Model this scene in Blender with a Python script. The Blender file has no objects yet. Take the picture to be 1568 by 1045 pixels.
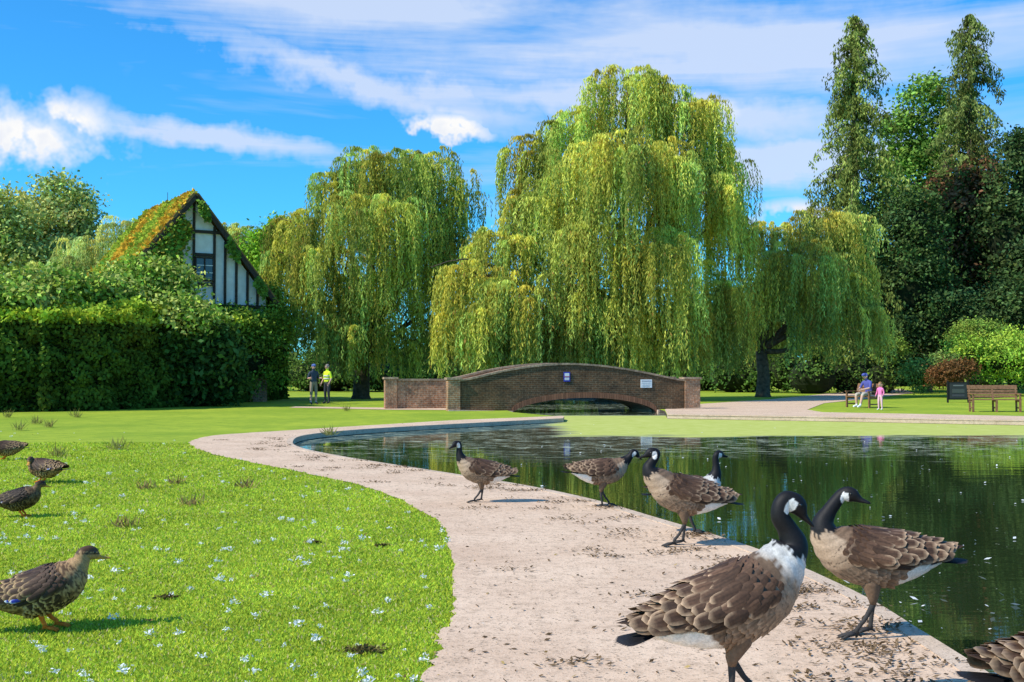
import bpy, math, random
import numpy as np
from mathutils import Vector, Matrix
from mathutils.geometry import tessellate_polygon
R = np.random.default_rng(7)
random.seed(7)
sc = bpy.context.scene
sc.view_settings.view_transform = 'Standard'
sc.view_settings.look = 'None'
sc.view_settings.exposure = 0
# ------------------------------------------------------------------ camera
CH = 1.55; F = 1742.0; TH = math.atan(43.5/F)
cd = bpy.data.cameras.new('camera'); cam = bpy.data.objects.new('camera', cd)
sc.collection.objects.link(cam); sc.camera = cam
cd.lens = 40; cd.sensor_width = 36; cd.clip_end = 5000; cd.clip_start = .1
cam.location = (0, 0, CH); cam.rotation_euler = (math.pi/2+TH, 0, 0)

def G(px, py, z=0.0):
    """surveyed ground position of a feature"""
    v = (522.5-py)/F; u = (px-784)/F
    dy = math.cos(TH)-v*math.sin(TH); dz = math.sin(TH)+v*math.cos(TH)
    t = (z-CH)/dz
    return (u*t, dy*t)
def At(px, py, Y):
    """x,z of a feature standing at distance Y"""
    v = (522.5-py)/F; u = (px-784)/F
    dy = math.cos(TH)-v*math.sin(TH); dz = math.sin(TH)+v*math.cos(TH)
    t = Y/dy
    return (u*t, CH+dz*t)
# ------------------------------------------------------------------ materials
def newmat(name):
    m = bpy.data.materials.new(name); m.use_nodes = True
    nt = m.node_tree; nt.nodes.clear()
    out = nt.nodes.new('ShaderNodeOutputMaterial')
    return m, nt, out
def N(nt, typ, **kw):
    n = nt.nodes.new(typ)
    for k, v in kw.items(): setattr(n, k, v)
    return n
def Lk(nt, a, b): nt.links.new(a, b)
def ramp(nt, fac, stops):
    r = nt.nodes.new('ShaderNodeValToRGB')
    els = r.color_ramp.elements
    while len(els) < len(stops): els.new(.5)
    for e, (p, c) in zip(els, stops):
        e.position = p; e.color = (*c, 1) if len(c) == 3 else c
    Lk(nt, fac, r.inputs[0]); return r.outputs[0]
def mix(nt, fac, a, b, typ='MIX'):
    m = nt.nodes.new('ShaderNodeMix'); m.data_type = 'RGBA'; m.blend_type = typ
    for s, v in ((0, fac), (6, a), (7, b)):
        if hasattr(v, 'is_linked'): Lk(nt, v, m.inputs[s])
        else: m.inputs[s].default_value = v if s == 0 else (*v, 1)
    return m.outputs[2]
def noise(nt, vec, scale, detail=4, rough=.55, dist=0):
    n = N(nt, 'ShaderNodeTexNoise'); n.inputs['Scale'].default_value = scale
    n.inputs['Detail'].default_value = detail; n.inputs['Roughness'].default_value = rough
    n.inputs['Distortion'].default_value = dist
    if vec is not None: Lk(nt, vec, n.inputs['Vector'])
    return n.outputs[0]
def pos(nt, obj=False):
    if obj: return N(nt, 'ShaderNodeTexCoord').outputs['Object']
    return N(nt, 'ShaderNodeNewGeometry').outputs['Position']
def mapping(nt, vec, scale=(1, 1, 1), rot=(0, 0, 0)):
    m = N(nt, 'ShaderNodeMapping'); m.inputs['Scale'].default_value = scale
    m.inputs['Rotation'].default_value = rot; Lk(nt, vec, m.inputs['Vector']); return m.outputs[0]
def bump(nt, h, strength=.3, dist=.02):
    b = N(nt, 'ShaderNodeBump'); b.inputs['Strength'].default_value = strength
    b.inputs['Distance'].default_value = dist; Lk(nt, h, b.inputs['Height']); return b.outputs[0]
def mth2(nt, op, a, b):
    m = N(nt, 'ShaderNodeMath', operation=op)
    for i, v in enumerate((a, b)):
        if hasattr(v, 'is_linked'): Lk(nt, v, m.inputs[i])
        else: m.inputs[i].default_value = v
    return m.outputs[0]
def princ(nt, out, col, rough=.8, nrm=None, spec=.3):
    p = N(nt, 'ShaderNodeBsdfPrincipled'); p.inputs['Roughness'].default_value = rough
    p.inputs['Specular IOR Level'].default_value = spec
    if hasattr(col, 'is_linked'): Lk(nt, col, p.inputs['Base Color'])
    else: p.inputs['Base Color'].default_value = (*col, 1)
    if nrm is not None: Lk(nt, nrm, p.inputs['Normal'])
    Lk(nt, p.outputs[0], out.inputs[0]); return p
def noisy_mat(name, c1, c2, scale=5, rough=.8, bstr=.3, bdist=.01, obj=True, spec=.3):
    m, nt, o = newmat(name); v = pos(nt, obj); n = noise(nt, v, scale, 5)
    c = ramp(nt, n, [(.3, c1), (.7, c2)])
    princ(nt, o, c, rough, bump(nt, n, bstr, bdist), spec); return m
def leafmat(name, transl=.35):
    m, nt, o = newmat(name)
    a = N(nt, 'ShaderNodeAttribute', attribute_name='Col').outputs['Color']
    p = N(nt, 'ShaderNodeBsdfDiffuse'); Lk(nt, a, p.inputs[0])
    t = N(nt, 'ShaderNodeBsdfTranslucent'); Lk(nt, a, t.inputs[0])
    ms = N(nt, 'ShaderNodeMixShader'); ms.inputs[0].default_value = transl
    Lk(nt, p.outputs[0], ms.inputs[1]); Lk(nt, t.outputs[0], ms.inputs[2]); Lk(nt, ms.outputs[0], o.inputs[0])
    return m
def attrmat(name, rough=.7, nscale=60, amt=.25, spec=.25):
    m, nt, o = newmat(name)
    a = N(nt, 'ShaderNodeAttribute', attribute_name='Col').outputs['Color']
    n = noise(nt, pos(nt, True), nscale, 4)
    g = ramp(nt, n, [(.3, (1-amt,)*3), (.7, (1+amt*.6,)*3)])
    c = mix(nt, 1.0, a, g, 'MULTIPLY')
    princ(nt, o, c, rough, bump(nt, n, .25, .004), spec); return m
M_leaf = leafmat('leaf', .32); M_leafd = leafmat('leaf_dense', .2)
M_bark = noisy_mat('bark', (.05, .035, .022), (.16, .12, .08), 6, .9, .8, .04)
M_core = noisy_mat('dark_core', (.008, .014, .004), (.018, .028, .007), 3, 1, .3)  # near-black colour for solid filler cores added behind the leaves
M_attr = attrmat('painted_attr'); M_feather = attrmat('plumage', .6, 90, .25)
M_cloth = attrmat('cloth_skin', .8, 40, .12)
# ------------------------------------------------------------------ mesh builder
def empty(name, loc=(0, 0, 0), rz=0, scale=1):
    e = bpy.data.objects.new(name, None); e.empty_display_size = .3
    sc.collection.objects.link(e); e.location = loc; e.rotation_euler = (0, 0, rz); e.scale = (scale,)*3
    return e
def finish(name, me, mat, parent=None, smooth=False):
    ob = bpy.data.objects.new(name, me); sc.collection.objects.link(ob)
    if mat: me.materials.append(mat)
    if parent: ob.parent = parent
    if smooth: me.polygons.foreach_set('use_smooth', [True]*len(me.polygons))
    return ob
class MB:
    def __init__(s): s.v = []; s.f = []; s.c = []
    def add(s, vs, fs, col=(1, 1, 1)):
        o = len(s.v); s.v += [tuple(p) for p in vs]; s.f += [tuple(i+o for i in f) for f in fs]
        if len(col) and hasattr(col[0], '__len__'): s.c += [tuple(c) for c in col]
        else: s.c += [tuple(col)]*len(vs)
    def box(s, c, d, col=(1, 1, 1), M=None):
        x, y, z = [k/2 for k in d]
        vs = [Vector((sx*x, sy*y, sz*z)) for sz in (-1, 1) for sy in (-1, 1) for sx in (-1, 1)]
        if M is not None: vs = [M @ v for v in vs]
        vs = [v+Vector(c) for v in vs]
        s.add(vs, [(0, 2, 3, 1), (4, 5, 7, 6), (0, 1, 5, 4), (2, 6, 7, 3), (0, 4, 6, 2), (1, 3, 7, 5)], col)
    def tube(s, pts, rad, col=(1, 1, 1), n=8, cap=True):
        pts = [Vector(p) for p in pts]
        B = None; vs = []
        for i, p in enumerate(pts):
            T = (pts[min(i+1, len(pts)-1)]-pts[max(i-1, 0)]).normalized()
            if B is None: B = T.orthogonal().normalized()
            B = (B-T*B.dot(T)).normalized(); C = T.cross(B)
            for k in range(n):
                a = 2*math.pi*k/n
                vs.append(p+(B*math.cos(a)+C*math.sin(a))*rad[i])
        fs = [(i*n+k, i*n+(k+1) % n, (i+1)*n+(k+1) % n, (i+1)*n+k) for i in range(len(pts)-1) for k in range(n)]
        if cap: fs += [tuple(range(n-1, -1, -1)), tuple((len(pts)-1)*n+k for k in range(n))]
        s.add(vs, fs, col)
    def ball(s, c, r, col=(1, 1, 1), n=10, m=7):
        r = r if hasattr(r, '__len__') else (r,)*3
        vs = []
        for i in range(m+1):
            a = math.pi*i/m
            for k in range(n):
                b = 2*math.pi*k/n
                vs.append((c[0]+r[0]*math.sin(a)*math.cos(b), c[1]+r[1]*math.sin(a)*math.sin(b), c[2]+r[2]*math.cos(a)))
        s.add(vs, [(i*n+k, (i+1)*n+k, (i+1)*n+(k+1) % n, i*n+(k+1) % n) for i in range(m) for k in range(n)], col)
    def build(s, name, mat, parent=None, smooth=False):
        me = bpy.data.meshes.new(name); me.from_pydata(s.v, [], s.f)
        a = me.color_attributes.new('Col', 'FLOAT_COLOR', 'POINT')
        arr = np.ones((len(s.v), 4)); arr[:, :3] = np.array(s.c).reshape(-1, 3); a.data.foreach_set('color', arr.ravel())
        me.update(); return finish(name, me, mat, parent, smooth)
def quadcloud(name, P, D, S, L, W, C, mat, parent=None):
    """N diamond leaves"""
    n = len(P); L = L[:, None]; W = W[:, None]
    v = np.empty((n, 4, 3), np.float32)
    v[:, 0] = P; v[:, 1] = P+D*L*.5+S*W*.5; v[:, 2] = P+D*L; v[:, 3] = P+D*L*.5-S*W*.5
    me = bpy.data.meshes.new(name)
    me.vertices.add(4*n); me.loops.add(4*n); me.polygons.add(n)
    me.vertices.foreach_set('co', v.ravel())
    me.loops.foreach_set('vertex_index', np.arange(4*n, dtype=np.int32))
    me.polygons.foreach_set('loop_start', np.arange(0, 4*n, 4, dtype=np.int32))
    a = me.color_attributes.new('Col', 'FLOAT_COLOR', 'POINT')
    c = np.ones((n, 4, 4), np.float32); c[:, :, :3] = np.clip(C, 0, .95)[:, None, :]
    a.data.foreach_set('color', c.ravel())
    me.update(calc_edges=True)
    return finish(name, me, mat, parent)
def unit(a): return a/np.maximum(np.linalg.norm(a, axis=-1, keepdims=True), 1e-9)
def randdir(n): return unit(R.normal(size=(n, 3)))
# ------------------------------------------------------------------ world
SUN_EL = math.radians(43); sdir = Vector((-1, -.45, 0)).normalized()
sunvec = Vector((sdir.x*math.cos(SUN_EL), sdir.y*math.cos(SUN_EL), math.sin(SUN_EL)))
w = bpy.data.worlds.new('World'); sc.world = w; w.use_nodes = True
w.cycles.sampling_method = 'MANUAL'; w.cycles.sample_map_resolution = 256
nt = w.node_tree; nt.nodes.clear(); wo = nt.nodes.new('ShaderNodeOutputWorld')
sky = N(nt, 'ShaderNodeTexSky', sky_type='NISHITA'); sky.sun_disc = False
sky.sun_elevation = SUN_EL; sky.sun_rotation = math.atan2(sdir.x, sdir.y)
sky.air_density = 1.0; sky.dust_density = .2; sky.ozone_density = 2.0
tint = mix(nt, 1.0, sky.outputs[0], (.24, 1.02, 1.60), 'MULTIPLY')
bg1 = N(nt, 'ShaderNodeBackground'); bg1.inputs[1].default_value = .135; Lk(nt, tint, bg1.inputs[0])
tc = N(nt, 'ShaderNodeTexCoord').outputs['Generated']
def mth(op, a, b=None, c=None, clamp=False):
    m = N(nt, 'ShaderNodeMath', operation=op); m.use_clamp = clamp
    for i, v in enumerate((a, b, c)):
        if v is None: continue
        if hasattr(v, 'is_linked'): Lk(nt, v, m.inputs[i])
        else: m.inputs[i].default_value = v
    return m.outputs[0]
sx = N(nt, 'ShaderNodeSeparateXYZ'); Lk(nt, tc, sx.inputs[0])
n_w2 = noise(nt, mapping(nt, tc, (2, 2, 15), (0, math.radians(16), 0)), 1.3, 5, .62, .5)
n_c = noise(nt, tc, 22, 4, .62)
dn = mth('MULTIPLY', mth('SUBTRACT', n_c, .5), .09)
uu = mth('ADD', sx.outputs[0], dn); ww = mth('ADD', sx.outputs[2], mth('MULTIPLY', dn, .35))
def blob(u, wv, px, py, rx, ry, rot):
    x = (px-784)/F; z = (566-py)/F; l = math.sqrt(1+x*x+z*z); x /= l; z /= l; rx /= F; ry /= F; a = math.radians(rot)
    du = mth('SUBTRACT', u, x); dw = mth('SUBTRACT', wv, z)
    p = mth('MULTIPLY_ADD', du, math.cos(a)/rx, mth('MULTIPLY', dw, math.sin(a)/rx))
    q = mth('MULTIPLY_ADD', dw, math.cos(a)/ry, mth('MULTIPLY', du, -math.sin(a)/ry))
    d = mth('SQRT', mth('ADD', mth('MULTIPLY', p, p), mth('MULTIPLY', q, q)))
    return mth('SUBTRACT', 1.0, d)
streaks = [(560, 10, 490, 95, -4), (540, 115, 430, 38, -14), (300, 205, 280, 26, -6), (1080, 60, 520, 80, -2), (960, 165, 420, 38, -5), (1180, 250, 300, 36, 0)]
m = None
for s in streaks:
    b = blob(uu, ww, *s); m = b if m is None else mth('MAXIMUM', m, b)
wis = mth('MULTIPLY_ADD', mth('SUBTRACT', n_w2, .49), 3.2, mth('MULTIPLY', m, 1.3))
wis = mth('MULTIPLY', mth('MAXIMUM', wis, 0), 1.0, clamp=True)
front = mth('GREATER_THAN', sx.outputs[1], 0)
base_w = mth('MULTIPLY', mth('SUBTRACT', n_w2, .49), 2.4, clamp=True)
wis = mth('MAXIMUM', mth('MULTIPLY', wis, front), base_w)
wc = mth('ADD', sx.outputs[2], mth('MULTIPLY', dn, .5)); uc = mth('ADD', sx.outputs[0], mth('MULTIPLY', dn, .9))
cum = [(40, 208, 175, 80, 0), (110, 188, 95, 66, 0), (705, 186, 84, 24, -10), (1108, 168, 40, 20, 0), (1222, 322, 80, 30, 0)]
mc = None
for s in cum:
    b = blob(uc, wc, *s); mc = b if mc is None else mth('MAXIMUM', mc, b)
mc = mth('MULTIPLY', mth('MULTIPLY', mth('MAXIMUM', mth('MULTIPLY_ADD', mth('SUBTRACT', n_c, .56), 2.8, mc), 0), 1.5, clamp=True), mth('MULTIPLY', front, mth('MULTIPLY', mc, 4, clamp=True)), clamp=True)
cl = mth('MAXIMUM', mth('MULTIPLY', wis, .82), mc)
ccol = mix(nt, mc, (.70, .80, 1.0), (1, 1, 1))
ccol2 = mix(nt, ramp(nt, mth('MULTIPLY_ADD', n_c, .5, mth('MULTIPLY', sx.outputs[2], -1.2)), [(.02, (0, 0, 0)), (.12, (.8, .8, .8))]), ccol, (.70, .78, .95))
bg2 = N(nt, 'ShaderNodeBackground'); bg2.inputs[1].default_value = .98; Lk(nt, ccol2, bg2.inputs[0])
ms = N(nt, 'ShaderNodeMixShader'); Lk(nt, cl, ms.inputs[0]); Lk(nt, bg1.outputs[0], ms.inputs[1]); Lk(nt, bg2.outputs[0], ms.inputs[2])
Lk(nt, ms.outputs[0], wo.inputs[0])
ld = bpy.data.lights.new('sun', 'SUN'); ld.energy = 5.0; ld.angle = math.radians(.5); ld.color = (1, .94, .82)
lo = bpy.data.objects.new('sun', ld); sc.collection.objects.link(lo)
lo.rotation_euler = (-sunvec).to_track_quat('-Z', 'Y').to_euler(); lo.location = (-30, -10, 40)
# ------------------------------------------------------------------ ground, pond, paths
def cr2(pts, sub=5, closed=False):
    pts = [np.array(p, float) for p in pts]; out = []; n = len(pts)
    for i in range(n-1):
        g = (lambda k: pts[max(0, min(n-1, k))])
        p0, p1, p2, p3 = g(i-1), g(i), g(i+1), g(i+2)
        for j in range(sub):
            t = j/sub
            out.append(.5*((2*p1)+(-p0+p2)*t+(2*p0-5*p1+4*p2-p3)*t*t+(-p0+3*p1-3*p2+p3)*t**3))
    out.append(pts[-1])
    return out
near_edge = cr2([G(*p) for p in [(1640, 1125), (1560, 1075), (1500, 1032), (1400, 968), (1300, 908), (1150, 842), (1000, 795), (900, 766), (800, 745), (690, 727), (600, 713), (520, 700), (462, 688), (446, 678), (468, 667), (560, 658), (700, 650)]], 5)
tongue = [G(862, 641.5), G(864, 638.5)]
pond = [(6.5, 1.0), (3.4, 3.0)]+[tuple(p) for p in near_edge]+tongue+[(.05, 41.2), (-.3, 44), (-1.0, 48), (-3, 54), (-6, 60), (3, 66), (8, 58), (6.0, 50), (5.75, 45), (5.7, 42.5), G(1022, 636.5)]+[G(1150, 638.5), G(1300, 641), G(1450, 644), G(1568, 646)]+[(24, 32), (40, 28), (48, 14), (40, 2), (20, -4)]
def flat(name, outer, z, mat, holes=(), parent=None):
    polys = [[Vector((p[0], p[1], 0)) for p in outer]]+[[Vector((p[0], p[1], 0)) for p in h] for h in holes]
    tris = tessellate_polygon(polys); vs = [v for pl in polys for v in pl]
    me = bpy.data.meshes.new(name); me.from_pydata([(v.x, v.y, z) for v in vs], [], [tuple(t) for t in tris]); me.update()
    import bmesh
    bm = bmesh.new(); bm.from_mesh(me)
    for f in bm.faces:
        f.normal_update()
        if f.normal.z < 0: f.normal_flip()
    bm.to_mesh(me); bm.free()
    return finish(name, me, mat, parent)
# grass
mg, nt, o = newmat('grass_lawn'); P = pos(nt)
n1 = noise(nt, P, .3, 5); n2 = noise(nt, P, 2.2, 6, .7); n3 = noise(nt, mapping(nt, P, (45, 20, 1)), 1, 3)
c = ramp(nt, n1, [(.3, (.26, .37, .03)), (.7, (.48, .55, .05))])
c = mix(nt, ramp(nt, n2, [(.38, (0, 0, 0)), (.75, (.85, .85, .85))]), c, (.18, .28, .03))
c = mix(nt, ramp(nt, n3, [(.45, (0, 0, 0)), (.75, (.5, .5, .5))]), c, (.14, .23, .025))
princ(nt, o, c, .9, bump(nt, n3, .5, .03), .1)
ground = flat('grass_ground', [(-1500, -300), (1500, -300), (1500, 2500), (-1500, 2500)], 0, mg, [pond])
# path material
def pathmat(name, c1, c2):
    m, nt, o = newmat(name); P = pos(nt)
    a = noise(nt, P, .9, 6, .6); b = noise(nt, P, 9, 6, .8); d = noise(nt, P, 48, 3, .65)
    c = ramp(nt, a, [(.3, c1), (.7, c2)])
    c = mix(nt, ramp(nt, b, [(.48, (0, 0, 0)), (.64, (.5, .5, .5))]), c, (c1[0]*.52, c1[1]*.52, c1[2]*.50))
    c = mix(nt, ramp(nt, d, [(.585, (0, 0, 0)), (.65, (.8, .8, .8))]), c, (.16, .12, .08))
    c = mix(nt, ramp(nt, noise(nt, P, 130, 2), [(.30, (.5, .5, .5)), (.42, (0, 0, 0))]), c, (.90, .76, .60))
    princ(nt, o, c, .9, bump(nt, mth2(nt, 'ADD', d, b), .5, .008), .15); return m
M_path = pathmat('concrete_path', (.64, .44, .295), (.80, .585, .41))
M_kerb = pathmat('kerb_stone', (.56, .41, .29), (.70, .54, .40))
left_edge = cr2([G(*p) for p in [(640, 1075), (652, 1045), (675, 1000), (668, 975), (692, 950), (694, 900), (690, 840), (678, 808), (640, 780), (560, 747), (450, 722), (380, 708), (320, 695), (290, 681), (303, 673), (335, 667), (440, 660), (600, 650), (700, 644), (800, 640)]], 8)
left_edge = [(p[0]+R.normal()*.018, p[1]+R.normal()*.02) for p in left_edge]
path_poly = [(-1.0, 1.0), *left_edge, G(860, 637.6), *tongue[::-1], *[tuple(p) for p in near_edge[::-1]], (3.4, 3.0), (6.0, 1.0)]
flat('concrete_path', path_poly, .012, M_path)
far_path = [G(1022, 636.6), G(1150, 638.6), G(1300, 641.1), G(1450, 644.1), G(1568, 646.1), (24, 32.1), (40, 28.1), (40, 31), (24, 35), G(1568, 638), G(1400, 634.5), G(1260, 632), G(1236, 628), G(1262, 618), G(1330, 611), G(1400, 602), G(1380, 596), G(1300, 600), G(1180, 612), G(1075, 619), (6.9, 47.5), (5.9, 44)]
flat('concrete_path', far_path, .012, M_path)
flat('concrete_path', [(-1.95, 43.2), (-4.6, 43.6), (-9, 46), (-9, 47.4), (-4.2, 45.6), (-2.2, 45.6)], .012, M_path)
# pond bank + kerb
mb = MB(); n = len(pond)
for i in range(n):
    a, b = pond[i], pond[(i+1) % n]
    mb.add([(a[0], a[1], 0.0), (b[0], b[1], 0.0), (b[0], b[1], -.6), (a[0], a[1], -.6)], [(0, 1, 2, 3)])
mb.build('pond_bank_wall', noisy_mat('wet_stone', (.04, .035, .028), (.12, .10, .08), 4, .6))
def kerb(name, line, wdt, top, side):
    L = [np.array(p, float) for p in line]; vs = []; fs = []
    for i, p in enumerate(L):
        t = L[min(i+1, len(L)-1)]-L[max(0, i-1)]; t /= np.linalg.norm(t)+1e-9; nn = np.array([-t[1], t[0]])*side
        a = p-nn*.03; b = p+nn*wdt
        vs += [(*a, -.1), (*a, top), (*b, top), (*b, .0)]
    for i in range(len(L)-1):
        for k in range(3): fs.append((i*4+k, i*4+k+1, (i+1)*4+k+1, (i+1)*4+k))
    m = MB(); m.add(vs, fs); return m.build(name, M_kerb)
kerb('pond_kerb', [(3.4, 3.0)]+[tuple(p) for p in near_edge]+[tongue[0]], .10, .018, 1)
kerb('pond_kerb', [G(1022, 636.5), G(1150, 638.5), G(1300, 641), G(1450, 644), G(1568, 646), (24, 32), (40, 28)], .3, .05, 1)
# water
mw, nt, o = newmat('pond_water'); P = pos(nt)
sp = N(nt, 'ShaderNodeSeparateXYZ'); Lk(nt, P, sp.inputs[0])
r1 = noise(nt, mapping(nt, P, (1.0, 5, 1)), 1, 3, .5); r2 = noise(nt, mapping(nt, P, (.25, 1.1, 1)), 1, 2)
h = mth2(nt, 'ADD', mth2(nt, 'MULTIPLY', r1, .35), mth2(nt, 'MULTIPLY', r2, .6))
an = noise(nt, mapping(nt, P, (.35, 1.0, 1)), 1, 6, .65)
s1 = noise(nt, mapping(nt, P, (2.0, 7, 1)), 1, 5, .75)
def sstep(v, a, b):
    mr = N(nt, 'ShaderNodeMapRange', interpolation_type='SMOOTHSTEP'); Lk(nt, v, mr.inputs[0])
    mr.inputs[1].default_value = a; mr.inputs[2].default_value = b; return mr.outputs[0]
yy = mth2(nt, 'ADD', sp.outputs[1], mth2(nt, 'MULTIPLY', mth2(nt, 'SUBTRACT', an, .5), 5))
al = mth2(nt, 'MULTIPLY', sstep(yy, 27.8, 29.0), sstep(mth2(nt, 'ADD', sp.outputs[0], mth2(nt, 'MULTIPLY', an, 3)), 2.2, 3.2))
al = mth2(nt, 'MULTIPLY', al, mth2(nt, 'SUBTRACT', 1.0, sstep(sp.outputs[1], 40.5, 41.5)))
sc1 = mth2(nt, 'MULTIPLY', sstep(s1, .52, .60), mth2(nt, 'MULTIPLY', mth2(nt, 'MULTIPLY', sstep(yy, 20, 24.5), .75), sstep(an, .40, .48)))
sc2 = mth2(nt, 'MULTIPLY', sstep(noise(nt, P, 11, 3, .8), .70, .74), .9)
mask = mth2(nt, 'MAXIMUM', al, mth2(nt, 'MAXIMUM', sc1, sc2))
p1 = N(nt, 'ShaderNodeBsdfPrincipled'); p1.inputs['Base Color'].default_value = (.022, .038, .012, 1)
p1.inputs['Roughness'].default_value = .015; p1.inputs['IOR'].default_value = 1.45; p1.inputs['Specular IOR Level'].default_value = 1.0
Lk(nt, bump(nt, h, .035, .12), p1.inputs['Normal'])
acol = mix(nt, al, (.46, .50, .36), ramp(nt, s1, [(.3, (.36, .42, .07)), (.7, (.58, .60, .20))]))
p2 = N(nt, 'ShaderNodeBsdfDiffuse'); Lk(nt, acol, p2.inputs[0])
mx = N(nt, 'ShaderNodeMixShader'); Lk(nt, mask, mx.inputs[0]); Lk(nt, p1.outputs[0], mx.inputs[1]); Lk(nt, p2.outputs[0], mx.inputs[2]); Lk(nt, mx.outputs[0], o.inputs[0])
flat('pond_water', [(-20, -8), (60, -8), (60, 75), (-20, 75)], -.11, mw)
# ------------------------------------------------------------------ point in poly
def inpoly(X, Y, poly):
    r = np.zeros(len(X), bool); n = len(poly)
    for i in range(n):
        x1, y1 = poly[i]; x2, y2 = poly[(i+1) % n]
        if y1 == y2: continue
        c = ((y1 > Y) != (y2 > Y)) & (X < (x2-x1)*(Y-y1)/(y2-y1)+x1); r ^= c
    return r
# grass blades
nb = 250000
Y = 4.6*np.exp(R.random(nb)*math.log(24/4.6)); X = (-.52+R.random(nb)*.56)*Y
ok = ~inpoly(X, Y, path_poly) & ~inpoly(X, Y, pond); X = X[ok]; Y = Y[ok]; nb = len(X)
D = unit(np.stack([R.normal(size=nb)*.8, R.normal(size=nb)*.8, np.ones(nb)], 1))
S = unit(np.stack([np.ones(nb), R.normal(size=nb)*.5, np.zeros(nb)], 1))
patch = .5+.25*np.sin(X*1.7+np.sin(Y*1.3)*2)*np.sin(Y*1.1+X*.6)+.25*np.sin(X*5.1+np.sin(Y*4)*2)*np.sin(Y*3.7+np.sin(X*3))
base = np.array([.54, .64, .06])*(.55+.65*R.random((nb, 1))) * (.74+.46*patch[:, None])
base[:, 0] *= (.75+.4*R.random(nb))
dead = R.random(nb) < .06; base[dead] = np.array([.62, .52, .24])
quadcloud('grass_blades', np.stack([X, Y, np.zeros(nb)], 1), D, S, (.011+.016*R.random(nb))*(1+Y/25), .004+.0014*Y/2, base, M_leaf)
def tuft(px, py, n, h, col, name='weed_tuft'):
    x, y = G(px, py); P = np.stack([x+R.normal(size=n)*.06, y+R.normal(size=n)*.06, np.zeros(n)], 1)
    D = unit(np.stack([R.normal(size=n)*.6, R.normal(size=n)*.6, np.ones(n)], 1)); S = randdir(n)
    quadcloud(name, P, D, S, h*(.3+.8*R.random(n)), np.full(n, .01)+.02*R.random(n), np.array(col)*(.5+.9*R.random((n, 1))), M_leaf)
for t in [(225, 750), (375, 748), (190, 808), (290, 775), (270, 742)]: tuft(*t, 45, .17, (.36, .26, .10))
for t in [(75, 655), (118, 640), (30, 660), (505, 668), (12, 640), (90, 700), (180, 690), (530, 630), (55, 650)]: tuft(*t, 60, .32, (.36, .34, .10))
def scatter(name, n, poly, ylo, yhi, lmin, lmax, col, z=.02, notin=(), lift=.3, wr=.5, colvar=.5, xlo=-.5, xhi=.5):
    Y = ylo*np.exp(R.random(n)*math.log(yhi/ylo)); X = (xlo+(xhi-xlo)*R.random(n))*Y
    ok = np.ones(n, bool)
    if poly is not None: ok &= inpoly(X, Y, poly)
    for q in notin: ok &= ~inpoly(X, Y, q)
    X = X[ok]; Y = Y[ok]; n = len(X); a = R.random(n)*6.28
    D = unit(np.stack([np.cos(a), np.sin(a), R.random(n)*lift], 1)); S = unit(np.stack([-np.sin(a), np.cos(a), R.normal(size=n)*lift], 1))
    L = lmin+(lmax-lmin)*R.random(n)**2
    C = np.array(col)*(1-colvar+colvar*R.random((n, 1)))
    return quadcloud(name, np.stack([X, Y, np.full(n, z)], 1), D, S, L, L*wr, C, M_leafd)
# downy feathers: small compact fluffs of fine barbs
k = 380; Yf = 5*np.exp(R.random(k)*math.log(28/5)); Xf = (-.5+R.random(k)*.5)*Yf
ok = ~inpoly(Xf, Yf, path_poly) & ~inpoly(Xf, Yf, pond); Xf = Xf[ok]; Yf = Yf[ok]; k = len(Xf); q = 22
fs_ = .013+.022*R.random(k)**2; sz = np.repeat(fs_, q)*.8
PP = np.repeat(np.stack([Xf, Yf, np.full(k, .030)], 1), q, 0)+R.normal(size=(k*q, 3))*np.repeat(fs_, q)[:, None]*np.array([.55, .4, .3])
quadcloud('fallen_white_feathers', PP, unit(R.normal(size=(k*q, 3))*np.array([1, 1, .5])+np.array([0, 0, .35])), randdir(k*q), sz, sz*.6, np.full((k*q, 3), .9), M_leafd)
scatter('fallen_white_feathers', 60, path_poly, 5, 25, .012, .03, (.85, .85, .82), .02, [], .6, .4, .15)
scatter('fallen_leaves', 4200, path_poly, 4.8, 34, .010, .05, (.17, .11, .06), .016, [], .35, .45)
scatter('fallen_leaves', 600, path_poly, 4.8, 34, .015, .05, (.50, .36, .14), .018, [], .45, .45)
scatter('fallen_leaves', 300, None, 5, 30, .02, .06, (.30, .2, .07), .025, [path_poly, pond], .5, .35, .5, -.5, .1)
scatter('floating_feathers', 420, pond, 5, 34, .02, .08, (.88, .9, .88), -.100, [], .4, .45, .2, 0, .5)
cl = []
for _ in range(110):
    t = R.integers(8, 70); p = near_edge[t]; off = -abs(R.normal())*.55-.08
    cl.append((p[0]+off, p[1]+R.normal()*.14))
for q in [(905, 845), (1270, 1025), (1290, 1000), (930, 855), (1255, 990), (1440, 1020), (980, 915), (775, 875), (890, 1020), (1360, 1010), (760, 780), (1090, 830), (1010, 850)]: cl.append(G(*q))
PP = []
for c0 in cl:
    k = R.integers(12, 55); PP.append(np.stack([c0[0]+R.normal(size=k)*.10, c0[1]+R.normal(size=k)*.07, np.full(k, .02)], 1))
PP = np.concatenate(PP); k = len(PP); a = R.random(k)*6.28
quadcloud('leaf_litter', PP, unit(np.stack([np.cos(a), np.sin(a), R.random(k)*.5], 1)), unit(np.stack([-np.sin(a), np.cos(a), R.normal(size=k)*.3], 1)), .02+.045*R.random(k), .008+.015*R.random(k), np.array([.15, .10, .055])*(.4+1.3*R.random((k, 1))), M_leafd)
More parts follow.
